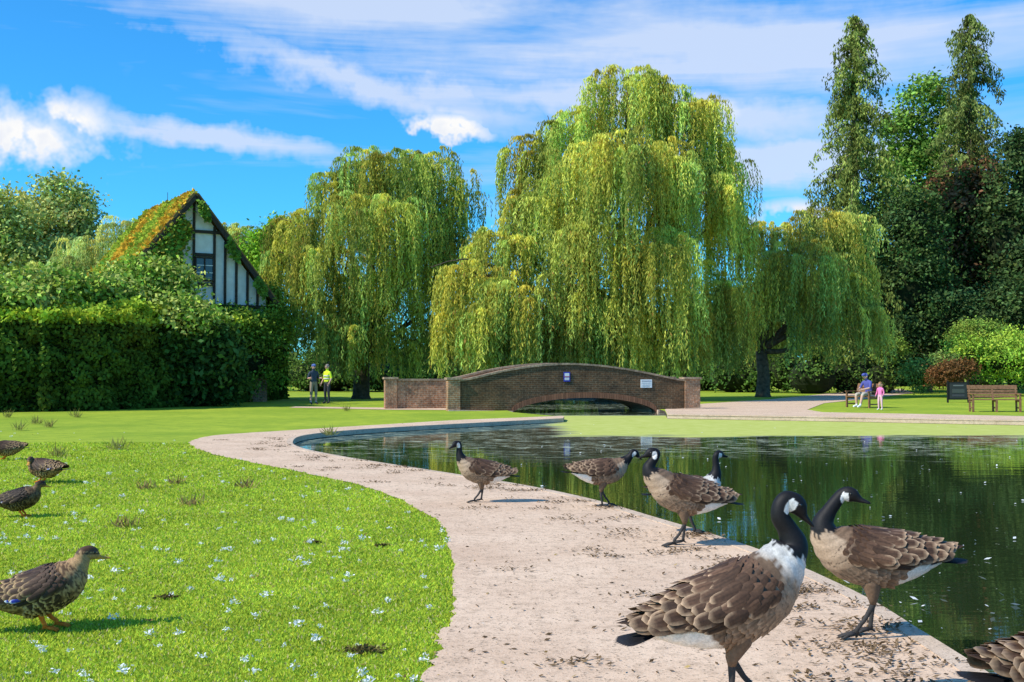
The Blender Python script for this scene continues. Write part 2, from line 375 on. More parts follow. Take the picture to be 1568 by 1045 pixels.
for (px, py, rx) in [(555, 1000, .09), (480, 833, .05), (255, 918, .05), (585, 838, .04)]:
    x, y = G(px, py); k = int(260*rx/.1)
    P0 = np.stack([x+R.normal(size=k)*rx*.6, y+R.normal(size=k)*rx*.4, .01+.012*R.random(k)], 1)
    quadcloud('dug_soil_patch', P0, unit(np.stack([R.normal(size=k), R.normal(size=k), .4*R.random(k)], 1)), randdir(k), .02+.03*R.random(k), .01+.01*R.random(k), np.array([.13, .11, .04])*(.5+R.random((k, 1))), M_leafd)
# ------------------------------------------------------------------ trees
def limb(mb, a, b, r0, r1, wob=.3, n=7):
    a = np.array(a, float); b = np.array(b, float); pts = []; rad = []
    off = R.normal(size=3)*wob
    for i in range(n+1):
        t = i/n; p = a+(b-a)*t+off*math.sin(math.pi*t)+np.array([0, 0, 1])*np.linalg.norm((b-a)[:2])*.08*math.sin(math.pi*t)
        pts.append(p); rad.append(r0+(r1-r0)*t)
    mb.tube(pts, rad, n=7); return pts
def willow(name, trunkpx, Y, lobes, nm, col, tr=.45, strand=(1.8, 4.6), zmin=.9):
    tx = At(trunkpx, 560, Y)[0]
    e = empty(name, (tx, Y, 0)); mb = MB()
    LB = []
    for (px, py, rx, rz, dy) in lobes:
        x, z = At(px, py, Y+dy); s = F/(Y+dy); LB.append((x-tx, dy, z, rx/s, rx/s*.9, rz/s))
    LB = np.array(LB)
    fork = (R.normal()*.2, 0, 2.6)
    mb.tube([(0, 0, -.2), (0, 0, .2), (.05, 0, 1.2), fork], [tr*1.6, tr*1.15, tr, tr*.9], n=12)
    for l in LB:
        pts = limb(mb, fork, (l[0], l[1], l[2]), tr*.5, .06, .4, 9)
        for _ in range(3):
            j = R.integers(4, 9); q = pts[j]; d = R.normal(size=3)*np.array(l[3:6])*.45
            limb(mb, q, (l[0]+d[0], l[1]+d[1], l[2]+min(abs(d[2]), l[5]*.5)), .07, .02, .2, 5)
    mb.build('trunk_and_limbs', M_bark, e, True)
    area = LB[:, 3]*(LB[:, 3]+LB[:, 5]*1.5); cnt = np.maximum(6, (nm*area/area.sum())).astype(int)
    Ps = []; Cs = []
    for l, c in zip(LB, cnt):
        d = randdir(c); d[:, 2] = np.where(R.random(c) < .75, np.abs(d[:, 2]), d[:, 2]*.5)
        d[:, 1] = np.where(R.random(c) < .5, -np.abs(d[:, 1]), d[:, 1])
        rr = .62+.50*R.random((c, 1)); mc = l[:3]+d*rr*l[3:6]
        for k in range(c):
            M = mc[k]; mr = .28+.72*R.random()**1.4; ns = int(11+13*R.random())
            hue = R.random(); br = .42+.95*R.random()
            ccol = np.array(col)*br*np.array([.74+.46*hue, 1.0, .8+.4*(1-hue)])
            ang = R.random(ns)*6.283; rad = mr*np.sqrt(R.random(ns))
            Lm = strand[0]+(strand[1]-strand[0])*R.random()**1.2; SL = Lm*(.4+.8*R.random(ns))
            SL = np.minimum(SL, np.maximum(.4, M[2]-zmin-R.random(ns)*1.4))
            outd = unit(np.array([M[0]-l[0]*.3, M[1]-l[1]*.3, 0]))
            npl = (SL/.10).astype(int)+3
            for a_, r_, sl, n_ in zip(ang, rad, SL, npl):
                t = np.arange(n_)/n_ + R.random(n_)*.02
                arc = np.minimum(1, t*sl/(r_*1.1+.25))
                hx = r_*np.sin(arc*math.pi/2); hz = .35*r_*np.sin(arc*math.pi)-sl*t*(.55+.45*arc)
                sw = .10*np.sin(t*4+a_*3)*sl*.3
                px_ = M[0]+np.cos(a_)*(hx+sw)+outd[0]*.25*np.minimum(1, t*3); py_ = M[1]+np.sin(a_)*(hx+sw)+outd[1]*.25*np.minimum(1, t*3)
                Ps.append(np.stack([px_, py_, M[2]+hz], 1))
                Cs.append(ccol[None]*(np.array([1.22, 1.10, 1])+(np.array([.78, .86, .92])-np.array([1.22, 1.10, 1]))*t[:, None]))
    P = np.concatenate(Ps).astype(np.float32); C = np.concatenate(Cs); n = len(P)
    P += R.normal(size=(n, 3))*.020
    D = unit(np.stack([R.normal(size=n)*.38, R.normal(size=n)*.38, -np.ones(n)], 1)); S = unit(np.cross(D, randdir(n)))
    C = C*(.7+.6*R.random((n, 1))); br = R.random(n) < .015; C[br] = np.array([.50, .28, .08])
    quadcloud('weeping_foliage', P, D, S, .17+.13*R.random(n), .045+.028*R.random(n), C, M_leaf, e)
    return n
WC = (.58, .62, .12)
nl = willow('willow_tree', 553, 60, [(600, 255, 80, 34, 0), (660, 262, 58, 40, 1), (520, 285, 46, 38, 0), (705, 305, 28, 40, 0), (455, 345, 45, 38, 0), (428, 400, 30, 26, -1), (570, 340, 85, 50, -2), (650, 370, 66, 60, 0),
    (500, 400, 55, 45, -2.5), (480, 465, 38, 30, -2), (600, 440, 80, 50, -1), (530, 505, 45, 25, -3), (660, 470, 38, 40, 1), (600, 520, 50, 25, 0)], 300, (.48, .55, .11), .4)
nl += willow('willow_tree', 935, 59, [(960, 142, 72, 40, 0), (1045, 175, 64, 42, 0), (880, 195, 62, 40, 0), (1105, 245, 38, 45, 0), (820, 240, 44, 36, 0), (960, 260, 110, 60, -3), (1060, 300, 66, 55, -1), (840, 320, 70, 50, -1),
    (765, 375, 56, 36, -3), (710, 425, 38, 30, -5), (900, 370, 85, 45, -3.5), (1010, 385, 72, 42, -4), (1105, 340, 38, 50, 1), (790, 445, 70, 40, -4), (920, 470, 78, 40, -3), (1020, 480, 76, 40, -2), (1085, 450, 50, 50, 0), (725, 480, 48, 26, -5), (860, 515, 60, 25, -2), (775, 510, 50, 22, -4)], 580, WC, .6, (1.8, 5.2))
nl += willow('willow_tree', 1168, 64, [(1185, 360, 45, 24, 0), (1250, 342, 52, 22, 0), (1305, 348, 32, 22, 0), (1230, 400, 70, 35, -1.5), (1305, 420, 38, 35, 0), (1170, 440, 40, 40, 0), (1260, 470, 60, 30, -1), (1322, 470, 30, 25, 0), (1160, 500, 30, 25, 1)], 190, (.58, .60, .13), .35, (1.4, 3.6), 1.6)
def leafy(name, Y, lobes, ncl, lpc, cr, size, col, trunk=None, mat=None, core=False, world=False, var=.3, tr=.3, flatn=.6, colB=None, zmin=.05):
    LB = []
    if world: LB = [tuple(l) for l in lobes]
    else:
        for (px, py, rx, rz, dy) in lobes:
            x, z = At(px, py, Y+dy); s = F/(Y+dy); LB.append((x, Y+dy, z, rx/s, rx/s*.8, rz/s))
    LB = np.array(LB, float)
    ox, oy = LB[0, 0], LB[0, 1]
    if trunk is not None: ox = At(trunk, 560, Y)[0]; oy = Y
    e = empty(name, (ox, oy, 0))
    LB[:, 0] -= ox; LB[:, 1] -= oy
    if trunk is not None:
        mb = MB(); top = LB[:, 2].max(); mb.tube([(0, 0, -.2), (0, 0, .3), (.1, 0, top*.4), (0, 0, top*.8)], [tr*1.6, tr, tr*.8, tr*.2], n=10)
        for l in LB: limb(mb, (0, 0, min(top*.35, l[2]*.6)), l[:3], tr*.5, .05, .3)
        mb.build('trunk_and_limbs', M_bark, e, True)
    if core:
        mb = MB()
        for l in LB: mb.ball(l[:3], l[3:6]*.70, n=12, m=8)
        mb.build('filler_core', M_core, e)  # added solid dark balls that stop see-through, no branches modelled
    a = (LB[:, 3]*LB[:, 5]+LB[:, 3]*LB[:, 4]); pr = a/a.sum(); idx = R.choice(len(LB), ncl, p=pr)
    d = randdir(ncl); d[:, 2] = np.where(R.random(ncl) < .55, np.abs(d[:, 2]), d[:, 2]); rr = .68+.50*R.random((ncl, 1))
    d[:, 1] = np.where(R.random(ncl) < .45, -np.abs(d[:, 1]), d[:, 1])
    CC = LB[idx, :3]+d*rr*LB[idx, 3:6]
    cc = np.array(col)[None]*(1-var+2*var*R.random((ncl, 1)))*np.stack([.8+.4*R.random(ncl), np.ones(ncl), .8+.4*R.random(ncl)], 1)
    if colB is not None:
        k = R.random(ncl) < colB[1]; cc[k] = np.array(colB[0])*(.7+.6*R.random((k.sum(), 1)))
    n = ncl*lpc; ci = np.repeat(np.arange(ncl), lpc)
    g = R.normal(size=(n, 3))*np.array([1, 1, flatn])*cr*.5
    P = CC[ci]+g; keep = P[:, 2] > zmin
    C = cc[ci]*(.65+.7*R.random((n, 1)))
    nn = unit(d[ci]*.6+randdir(n)+np.array([0, 0, .4])); D = unit(np.cross(nn, randdir(n))); S = np.cross(nn, D)
    sz = size*(.6+.7*R.random(n))
    quadcloud('foliage', P[keep], D[keep], S[keep], sz[keep], sz[keep]*.6, C[keep], mat or M_leafd, e)
    return e
# left background trees
leafy('broadleaf_tree', 95, [(95, 305, 34, 28, 0), (55, 325, 32, 30, 0), (130, 335, 24, 26, 0), (85, 350, 50, 34, 0), (40, 375, 46, 40, 0), (120, 380, 36, 34, 0), (90, 415, 65, 40, -2)], 380, 45, 1.2, .36, (.52, .57, .17), 85, var=.45)
leafy('broadleaf_tree', 90, [(0, 312, 24, 24, 0), (-25, 340, 40, 40, 0), (12, 355, 26, 34, 0), (-30, 390, 60, 50, 0), (20, 410, 50, 50, 0)], 260, 45, 1.2, .36, (.52, .56, .15), 0, var=.45)
willow('willow_tree', 150, 80, [(195, 345, 38, 16, 0), (150, 385, 55, 26, 0), (95, 415, 50, 25, -2), (210, 400, 40, 30, 0), (50, 440, 50, 25, 0)], 120, (.70, .78, .24), .3, (1.5, 4), 2)
willow('willow_tree', 365, 84, [(370, 362, 36, 20, 0), (345, 350, 22, 14, 0), (385, 400, 30, 26, 0)], 60, (.62, .70, .20), .3, (1.5, 4), 2)
leafy('shrub', 75, [(425, 370, 22, 30, 0), (405, 395, 28, 36, 0), (440, 400, 20, 40, 0)], 130, 50, .8, .26, (.26, .44, .04), 415, tr=.15)
# right side
leafy('broadleaf_tree', 92, [(1415, 160, 32, 40, 0), (1385, 215, 34, 44, 0), (1450, 225, 36, 56, 0), (1400, 270, 50, 50, 0), (1410, 340, 70, 60, 0)], 450, 48, 1.2, .34, (.20, .35, .06), 1410, var=.5)
leafy('copper_beech_tree', 84, [(1460, 330, 56, 56, 0), (1500, 290, 46, 40, 0), (1420, 400, 50, 60, 0), (1490, 430, 70, 70, 0), (1540, 400, 50, 60, 0)], 460, 48, 1.2, .32, (.19, .10, .05), 1470, colB=((.08, .12, .03), .45), core=True, var=.5)
leafy('broadleaf_tree', 80, [(1560, 235, 30, 40, 0), (1590, 300, 60, 80, 0), (1550, 360, 56, 66, 0), (1600, 450, 90, 90, 0), (1680, 350, 80, 110, 0)], 560, 48, 1.1, .30, (.075, .125, .04), 1600, core=True, var=.5)
leafy('yew_tree', 76, [(1400, 360, 45, 60, 0), (1390, 440, 55, 70, 0), (1440, 500, 60, 60, 0), (1370, 520, 50, 50, 0), (1490, 520, 60, 50, 0), (1550, 500, 60, 70, 0), (1340, 560, 40, 30, 0)], 720, 48, 1.0, .26, (.075, .13, .04), 1420, core=True, var=.55)
def conifer(name, px, Y, toppx, prof, col):
    x, zt = At(px, toppx, Y); e = empty(name, (x, Y, 0)); mb = MB()
    lean = R.normal()*.2; s = F/Y
    zz = [At(px, q[0], Y)[1] for q in prof][::-1]; rr_ = [q[1]/s for q in prof][::-1]
    mb.tube([(0, 0, -.3), (0, 0, zt*.3), (lean, 0, zt*.7), (0, 0, zt*.99)], [.45, .36, .18, .03], n=10)
    Ps = []; Cs = []; z = 1.5
    while z < zt-.1:
        Rm = float(np.interp(z, zz, rr_))
        for _ in range(4):
            a = R.random()*6.283; L = Rm*(.45+.85*R.random()**1.6)
            k = max(3, int(L/.30)); t = np.linspace(.15, 1, k)
            bx = np.cos(a)*L*t; by = np.sin(a)*L*t; bz = z+.30*L*np.sin(t*2.4)-.75*L*t**2+.22*L*t**4
            if _ < 2: mb.tube([(bx[i], by[i], bz[i]) for i in range(0, k)], list(np.linspace(.05, .01, k)), n=4, cap=False)
            br = .35+1.1*R.random()
            for i in range(k):
                m_ = 22; hang = (.3+1.2*R.random())*(.4+.7*t[i]); q = R.random(m_)
                P = np.stack([bx[i]+R.normal(size=m_)*.12, by[i]+R.normal(size=m_)*.12, bz[i]+.10-q*hang], 1)
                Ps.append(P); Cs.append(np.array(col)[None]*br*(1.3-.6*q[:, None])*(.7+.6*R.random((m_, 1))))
        z += .28+.13*R.random()
    P = np.concatenate(Ps); C = np.concatenate(Cs); n = len(P)
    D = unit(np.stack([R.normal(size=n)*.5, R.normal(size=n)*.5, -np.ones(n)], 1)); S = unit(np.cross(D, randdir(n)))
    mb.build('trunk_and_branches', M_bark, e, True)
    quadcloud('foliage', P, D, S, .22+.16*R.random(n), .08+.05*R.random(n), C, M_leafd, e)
conifer('conifer_tree', 1308, 78, 22, [(22, 6), (50, 26), (80, 40), (140, 46), (200, 52), (260, 72), (340, 88), (450, 98), (590, 100)], (.28, .34, .08))
conifer('conifer_tree', 1484, 86, 16, [(16, 6), (45, 24), (90, 36), (150, 44), (230, 54), (320, 64), (450, 80), (590, 90)], (.21, .26, .07))
# distant tree belt
lb = []
for i in range(46):
    xx = -130+i*5.8+R.normal()*1.5; hh = 6+R.random()*5+(4 if xx > 25 else 0); lb.append((xx, 112+R.random()*16, hh*.5, 4.4, 3.5, hh*.55))
for i in range(64): lb.append((-115+i*3.6, 104+R.random()*3, 1.6, 2.6, 1.8, 2.2+R.random()))
leafy('distant_trees', 0, lb, 2000, 36, 1.8, .6, (.14, .21, .05), None, core=True, world=True)
leafy('shrub_border', 0, [(*(At(px, py, Y)[0:1]), Y, z, r, r*.8, zr) for px, py, Y, z, r, zr in [(1240, 0, 73, 1, 2.2, 1.6), (1300, 0, 74, 1, 2, 1.5), (1345, 0, 73, .9, 1.6, 1.3), (1200, 0, 76, 1.4, 2.0, 1.8), (1130, 0, 78, 1.0, 3, 1.6), (700, 0, 80, 1, 3, 1.5), (600, 0, 80, 1, 4, 1.4), (500, 0, 82, 1, 4, 1.6), (800, 0, 84, 1.2, 4, 2), (950, 0, 84, 1.2, 4, 2), (1060, 0, 84, 1.2, 4, 2)]], 480, 45, .8, .24, (.11, .19, .04), None, core=True, world=True)
leafy('flowering_shrub', 66, [(1485, 545, 40, 28, 0), (1530, 555, 50, 26, 0), (1600, 550, 60, 34, 0), (1560, 530, 40, 22, 2)], 380, 50, .6, .16, (.34, .50, .06), None, core=True, var=.4)
leafy('flowering_shrub', 64, [(1410, 575, 26, 22, 0), (1440, 565, 22, 18, 0)], 150, 50, .5, .15, (.24, .34, .08), None, core=True)
leafy('red_leaved_shrub', 62, [(1462, 568, 22, 13, 0), (1442, 578, 16, 11, 0)], 130, 50, .5, .14, (.20, .10, .04), None, core=True)
leafy('flowering_shrub', 72, [(1500, 515, 40, 22, 0), (1360, 535, 22, 20, 0), (1250, 545, 16, 14, 0)], 160, 50, .6, .16, (.24, .34, .06), None, core=True)
# ------------------------------------------------------------------ hedge
hp = [(-24, 38), G(-40, 632), G(60, 631), G(150, 629), G(240, 625), G(330, 620), G(440, 611)]
hp = [np.array(p) for p in hp]
e = empty('clipped_hedge', (hp[0][0], hp[0][1], 0)); o0 = np.array([hp[0][0], hp[0][1], 0])
core = MB(); Ps = []; Cs = []; Nn = []
for i in range(len(hp)-1):
    a, b = hp[i], hp[i+1]; L = np.linalg.norm(b-a); t = (b-a)/L; nr = np.array([t[1], -t[0]])
    H = 3.75 if i < 5 else 3.9; Wd = 2.6
    c = (a+b)/2-nr*(Wd/2+.25); M = Matrix.Rotation(math.atan2(t[1], t[0]), 3, 'Z')
    core.box((c[0]-o0[0], c[1]-o0[1], H/2-.25), (L+.3, Wd-.3, H-.4), M=M)  # added solid dark box, keeps the hedge from showing through
    for face, area, dens in (('f', L*H, 330), ('t', L*Wd, 360), ('e', Wd*H, 330 if i == len(hp)-2 else 0)):
        n = int(area*dens)
        if n == 0: continue
        u = R.random(n); v = R.random(n); s_ = u*L+i*7.3
        wob = .16*np.sin(s_*1.3+np.sin(v*6+s_)*1.5)*np.sin(v*7+np.sin(s_*2.3))+.12*np.sin(s_*4.1+np.sin(v*11)*2)*np.sin(v*13+s_)
        dep = -np.abs(R.normal(size=n))*.13+wob
        if face == 'f': XY = a[None]+t[None]*(u*L)[:, None]+nr[None]*dep[:, None]; Z = v*H; n0 = np.array([nr[0], nr[1], .25])
        elif face == 't': XY = a[None]+t[None]*(u*L)[:, None]-nr[None]*(v*Wd)[:, None]; Z = H+dep+.25*np.sin(s_*1.1)+.10*np.sin(s_*3.7)+.25*R.random(n)**2; n0 = np.array([0, 0, 1.])
        else: XY = b[None]-nr[None]*(u*Wd)[:, None]+t[None]*(dep)[:, None]; Z = v*H; n0 = np.array([t[0], t[1], .2])
        Ps.append(np.stack([XY[:, 0]-o0[0], XY[:, 1]-o0[1], Z], 1)); Nn.append(np.tile(n0, (n, 1)))
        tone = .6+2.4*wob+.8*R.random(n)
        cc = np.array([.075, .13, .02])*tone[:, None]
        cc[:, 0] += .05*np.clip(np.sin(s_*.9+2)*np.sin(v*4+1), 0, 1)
        cc += (np.clip((v-.55)/.45, 0, 1)*.6)[:, None]*np.array([.10, .14, .01])*(R.random(n) < .5)[:, None] if face == 'f' else 0  # upper front leaves brightened, sunlight painted into their colour
        topm = Z > H-.4; cc[topm] = cc[topm]*2.2+np.array([.20, .18, 0]); Cs.append(cc)  # top leaves brighter and yellower: sunlit hedge top put into the colour
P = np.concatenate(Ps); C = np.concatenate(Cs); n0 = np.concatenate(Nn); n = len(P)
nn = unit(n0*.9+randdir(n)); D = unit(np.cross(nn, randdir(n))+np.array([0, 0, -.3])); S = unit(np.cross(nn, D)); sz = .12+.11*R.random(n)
core.build('filler_core', M_core, e); quadcloud('foliage', P, D, S, sz, sz*.7, np.maximum(C, .006), M_leafd, e)
leafy('laurel_shrub', 50, [(225, 430, 46, 24, 0), (150, 455, 50, 20, -3), (262, 445, 30, 28, 0), (70, 443, 56, 18, -5), (10, 462, 56, 20, -7), (280, 490, 40, 28, -3)], 520, 50, .8, .22, (.28, .42, .06), None, core=True, colB=((.46, .52, .13), .35), var=.55)
leafy('laurel_shrub', 48.5, [(300, 560, 55, 60, 0), (255, 540, 40, 60, -1), (330, 590, 30, 30, 0)], 360, 45, .8, .28, (.065, .13, .03), None, core=True, var=.6)
leafy('ivy_bush', 56, [(412, 480, 24, 38, 0), (420, 530, 26, 60, -1), (400, 460, 14, 20, 0), (385, 540, 40, 60, -1.5), (350, 500, 50, 26, -2)], 420, 48, .5, .17, (.20, .31, .04), None, core=True, var=.5)
# ------------------------------------------------------------------ house
hx, hz = At(297, 300, 53); e = empty('timber_framed_house', (hx, 53, 0), math.radians(33))
W2 = 3.75; EZ = 5.0; RZ = hz; LN = 8.0
M_plaster = noisy_mat('white_plaster', (.72, .68, .59), (.90, .87, .78), 3, .9, .2, .01)
M_timber = noisy_mat('dark_timber', (.03, .022, .016), (.07, .05, .035), 8, .8, .4, .01)
M_tile = noisy_mat('mossy_roof_tiles', (.20, .10, .04), (.30, .20, .05), 4, .9, .6, .03)
def brickmat(name, c1, c2, mort, scale=1.0):
    m, nt, o = newmat(name); t = N(nt, 'ShaderNodeTexCoord').outputs['Object']
    s = N(nt, 'ShaderNodeSeparateXYZ'); Lk(nt, t, s.inputs[0]); cx = N(nt, 'ShaderNodeCombineXYZ')
    Lk(nt, mth2(nt, 'ADD', s.outputs[0], s.outputs[1]), cx.inputs[0]); Lk(nt, s.outputs[2], cx.inputs[1])
    b = N(nt, 'ShaderNodeTexBrick'); Lk(nt, cx.outputs[0], b.inputs['Vector'])
    b.inputs['Color1'].default_value = (*c1, 1); b.inputs['Color2'].default_value = (*c2, 1); b.inputs['Mortar'].default_value = (*mort, 1)
    b.inputs['Scale'].default_value = scale; b.inputs['Brick Width'].default_value = .23; b.inputs['Row Height'].default_value = .078; b.inputs['Mortar Size'].default_value = .009
    n = noise(nt, t, 1.6, 6, .65); n2 = noise(nt, t, 14, 4)
    c = mix(nt, 1.0, b.outputs[0], ramp(nt, n, [(.3, (.5, .48, .46)), (.7, (1.3, 1.22, 1.1))]), 'MULTIPLY')
    c = mix(nt, 1.0, c, ramp(nt, n2, [(.3, (.6, .6, .6)), (.7, (1.4, 1.4, 1.4))]), 'MULTIPLY')
    princ(nt, o, c, .9, bump(nt, b.outputs[1], -.5, .01), .2); return m
M_brick = brickmat('weathered_brick', (.17, .090, .045), (.09, .060, .036), (.18, .145, .10))
M_brickl = brickmat('light_brick', (.44, .22, .12), (.30, .18, .11), (.42, .36, .28))
mb = MB(); sl = (RZ-EZ)/W2
mb.add([(-W2+.2, 0, 0), (W2-.2, 0, 0), (W2-.2, 0, EZ), (0, 0, RZ-.15), (-W2+.2, 0, EZ)], [(0, 1, 2, 3, 4)])
mb.add([(-W2+.2, LN, 0), (W2-.2, LN, 0), (W2-.2, LN, EZ), (0, LN, RZ-.15), (-W2+.2, LN, EZ)], [(4, 3, 2, 1, 0)])
for sx_ in (-1, 1): mb.add([(sx_*(W2-.2), 0, 0), (sx_*(W2-.2), LN, 0), (sx_*(W2-.2), LN, EZ), (sx_*(W2-.2), 0, EZ)], [(0, 1, 2, 3)])
mb.build('plaster_walls', M_plaster, e)
mb = MB()
for sx_ in (-1, 1):
    a = Vector((0, -.35, RZ)); b = Vector((sx_*(W2+.25), -.35, RZ-(W2+.25)*sl)); nrm = Vector((sx_*sl, 0, 1)).normalized()*.16
    vs = []
    for y in (-.35, LN+.3):
        for p, q in ((a, 0), (b, 0), (b, 1), (a, 1)):
            vs.append(Vector((p.x, y, p.z))+nrm*q)
    mb.add(vs, [(0, 1, 2, 3), (7, 6, 5, 4), (3, 2, 6, 7), (1, 0, 4, 5), (2, 1, 5, 6)])
mb.build('tiled_roof', M_tile, e)
mb = MB()
for sx_ in (-1, 1):
    L = math.hypot(W2+.2, (W2+.2)*sl); ang = math.atan2(sl, 1)*sx_
    M = Matrix.Rotation(ang, 3, 'Y')
    mb.box((sx_*(W2+.2)/2, -.40, RZ-(W2+.2)*sl/2-.06), (L, .07, .20), M=M)
ztop = lambda x: RZ-.2-abs(x)*sl
for x in (-3.0, -2.4, -1.8, -1.2, -.6, 0.0, .98, 1.50, 2.05, 2.6, 3.1):
    zt = ztop(x)
    if zt > 4.2: mb.box((x, -.05, (zt+4.2)/2), (.10, .1, zt-4.2))
WZ = 6.25
for z, x0, x1 in ((4.55, -W2+.3, W2-.3), (8.0, -1.2, 1.25), (6.92, 0.06, .93), (5.55, .06, .93)):
    mb.box(((x0+x1)/2, -.072, z), (x1-x0, .115, .14))
for dx in (-.42, 0, .42): mb.box((.49+dx, -.13, WZ), (.06, .08, 1.1))
for dz in (-.53, .53): mb.box((.49, -.13, WZ+dz), (.90, .1, .07))
mb.build('timber_frame', M_timber, e)
mb = MB(); mb.add([(.09, -.12, WZ-.5), (.9, -.12, WZ-.5), (.9, -.12, WZ+.5), (.09, -.12, WZ+.5)], [(0, 1, 2, 3)])
mg_, nt, o = newmat('window_glass'); princ(nt, o, (.03, .035, .04), .08, None, .8); mb.build('window', mg_, e)
mb = MB()
for dz in (-.17, .17): mb.box((.49, -.135, WZ+dz), (.84, .03, .035))
mb.build('glazing_bars', M_plaster, e)
mb = MB(); mb.box((0, .02, 2.15), (W2*2-.3, .2, 4.3)); mb.build('brick_plinth_wall', M_brickl, e)
mb = MB(); mb.tube([(-.3, 3.2, RZ-.4), (-.3, 3.2, RZ+.55)], [.015, .012], n=6); mb.build('roof_aerial', M_timber, e)
n = 24000; u = R.random(n); v = R.random(n)
th = .05+.30*np.clip(.5+.5*np.sin(u*9+np.sin(v*7)*2)*np.sin(v*8+1), 0, 1)*np.minimum(1, v*4)
P1 = np.stack([-(v*(W2+.5)), -.3+u*(LN+.3), RZ-(v*(W2+.5))*sl+.12+th*R.random(n)], 1)
c1 = np.where((np.sin(u*11+v*4)+R.normal(size=n)*.6 > .15)[:, None], np.array([.74, .46, .05]), np.array([.44, .54, .06]))
n2_ = 14000; x = -R.random(n2_)*(W2+.1)
zt = RZ-np.abs(x)*sl; z = 3+(zt-3)*R.random(n2_)
msk = (x < -.45-.2*np.sin(z*3)) | (R.random(n2_) < .03)
P2 = np.stack([x, -.12-R.random(n2_)*.35, z], 1)[msk]
c2 = np.where((R.random(len(P2)) < .35)[:, None], np.array([.44, .36, .05]), np.array([.24, .40, .05]))
n3_ = 1500; v = R.random(n3_); x3 = v*W2; P3 = np.stack([x3, -.45-R.random(n3_)*.15, RZ-x3*sl-.1-R.random(n3_)*.5], 1); k = np.sin(v*17) > .45; P3 = P3[k]
c3 = np.tile(np.array([.2, .34, .05]), (len(P3), 1))
P = np.concatenate([P1, P2, P3]); C = np.concatenate([c1, c2, c3]); n = len(P); C = C*(.55+.8*R.random((n, 1)))
nn = unit(np.array([-.5, -.6, .5])+randdir(n)*.9); D = unit(np.cross(nn, randdir(n))); S = np.cross(nn, D); sz = .15+.12*R.random(n)
quadcloud('climbing_ivy', P, D, S, sz, sz*.8, C, M_leafd, e)
# ------------------------------------------------------------------ bridge
a = np.array([-1.95, 42.6]); b = np.array([6.75, 44.6]); L = np.linalg.norm(b-a); ang = math.atan2(b[1]-a[1], b[0]-a[0])
e = empty('brick_footbridge', (a[0], a[1], 0), ang)
xs = np.linspace(0, L, 73)
tp = np.interp(xs, np.array([0, .06, .18, .32, .47, .62, .76, .88, 1])*L, [1.08, 1.18, 1.45, 1.65, 1.74, 1.66, 1.49, 1.28, 1.06])
tp = np.convolve(np.pad(tp, 4, 'edge'), np.ones(9)/9, 'valid')
A0, A1 = 2.0, L-1.15; ac = (A0+A1)/2; hw = (A1-A0)/2
def soff(x):
    t = (x-ac)/hw
    return np.where(np.abs(t) < 1, -.16+.62*np.sqrt(np.clip(1-t*t, 0, 1))**1.15, -.5)
def wall(mb, xs, top, bot, y0, y1):
    vs = []; n = len(xs)
    for x, t, b_ in zip(xs, top, bot): vs += [(x, y0, t), (x, y0, b_), (x, y1, b_), (x, y1, t)]
    fs = [(0, 1, 2, 3), (4*n-1, 4*n-2, 4*n-3, 4*n-4)]
    for i in range(n-1):
        for k in range(4): fs.append((i*4+k, i*4+(k+1) % 4, (i+1)*4+(k+1) % 4, (i+1)*4+k)[::-1])
    mb.add(vs, fs)
mb = MB(); wall(mb, xs, tp, soff(xs), 0, .34); mb.build('front_parapet', M_brick, e)
mb = MB(); xf = np.linspace(-2.0, L, 80); tf = np.interp(xf, xs+.0, tp); tf = np.where(xf < 0, 1.08+.0*xf, tf)+.02
wall(mb, xf, tf, soff(xf), 2.75, 3.09)
mb.build('far_parapet', M_brickl, e)
mb = MB(); xd = np.linspace(0, L, 60); wall(mb, xd, np.maximum(.03, np.interp(xd, xs, tp)-.95), soff(xd), .345, 2.745); mb.build('deck', M_path, e)
mb = MB(); wall(mb, xs, tp+.075, tp+.003, -.04, .38); wall(mb, xf, tf+.075, tf+.003, 2.71, 3.13)
M_cop = brickmat('coping_brick', (.42, .31, .22), (.30, .22, .16), (.36, .30, .24), 1); mb.build('coping', M_cop, e)
mb = MB(); th_ = np.linspace(-1, 1, 61)
for i in range(60):
    t0, t1 = th_[i]*hw+ac, (th_[i+1])*hw+ac-.012
    z0, z1 = float(soff(t0*.999+ac*.001)), float(soff(t1*.999+ac*.001)); z0 = max(z0, -.16); z1 = max(z1, -.16)
    k = .8+.5*random.random(); c = (.28*k, .12*k, .06*k)
    mb.add([(t0, -.025, z0), (t1, -.025, z1), (t1, -.025, z1+.21), (t0, -.025, z0+.21), (t0, .01, z0), (t1, .01, z1), (t1, .01, z1+.21), (t0, .01, z0+.21)], [(0, 1, 2, 3), (3, 2, 6, 7), (0, 4, 5, 1), (0, 3, 7, 4), (1, 5, 6, 2)], c)
mb.build('arch_ring', M_attr, e)
PIER = ((-.23, .17, 1.16, .46), (L+.32, .17, 1.16, .62), (-2.25, 2.92, 1.16, .46), (L+.32, 2.92, 1.16, .62))
mb = MB()
for (x, y, z, wd) in PIER: mb.box((x, y, z/2-.15), (wd, .5, z+.3))
mb.build('end_piers', M_brickl, e)
mb = MB()
for (x, y, z, wd) in PIER: mb.box((x, y, z+.045), (wd+.1, .6, .08))
mb.build('pier_caps', M_cop, e)
mb = MB(); wall(mb, np.array([-.46, A0-.0]), np.array([.05, -.02]), np.array([-.5, -.5]), -.18, -.002); wall(mb, np.array([A1, L+.8]), np.array([-.02, .06]), np.array([-.5, -.5]), -.18, -.002); mb.build('plinth', M_kerb, e)
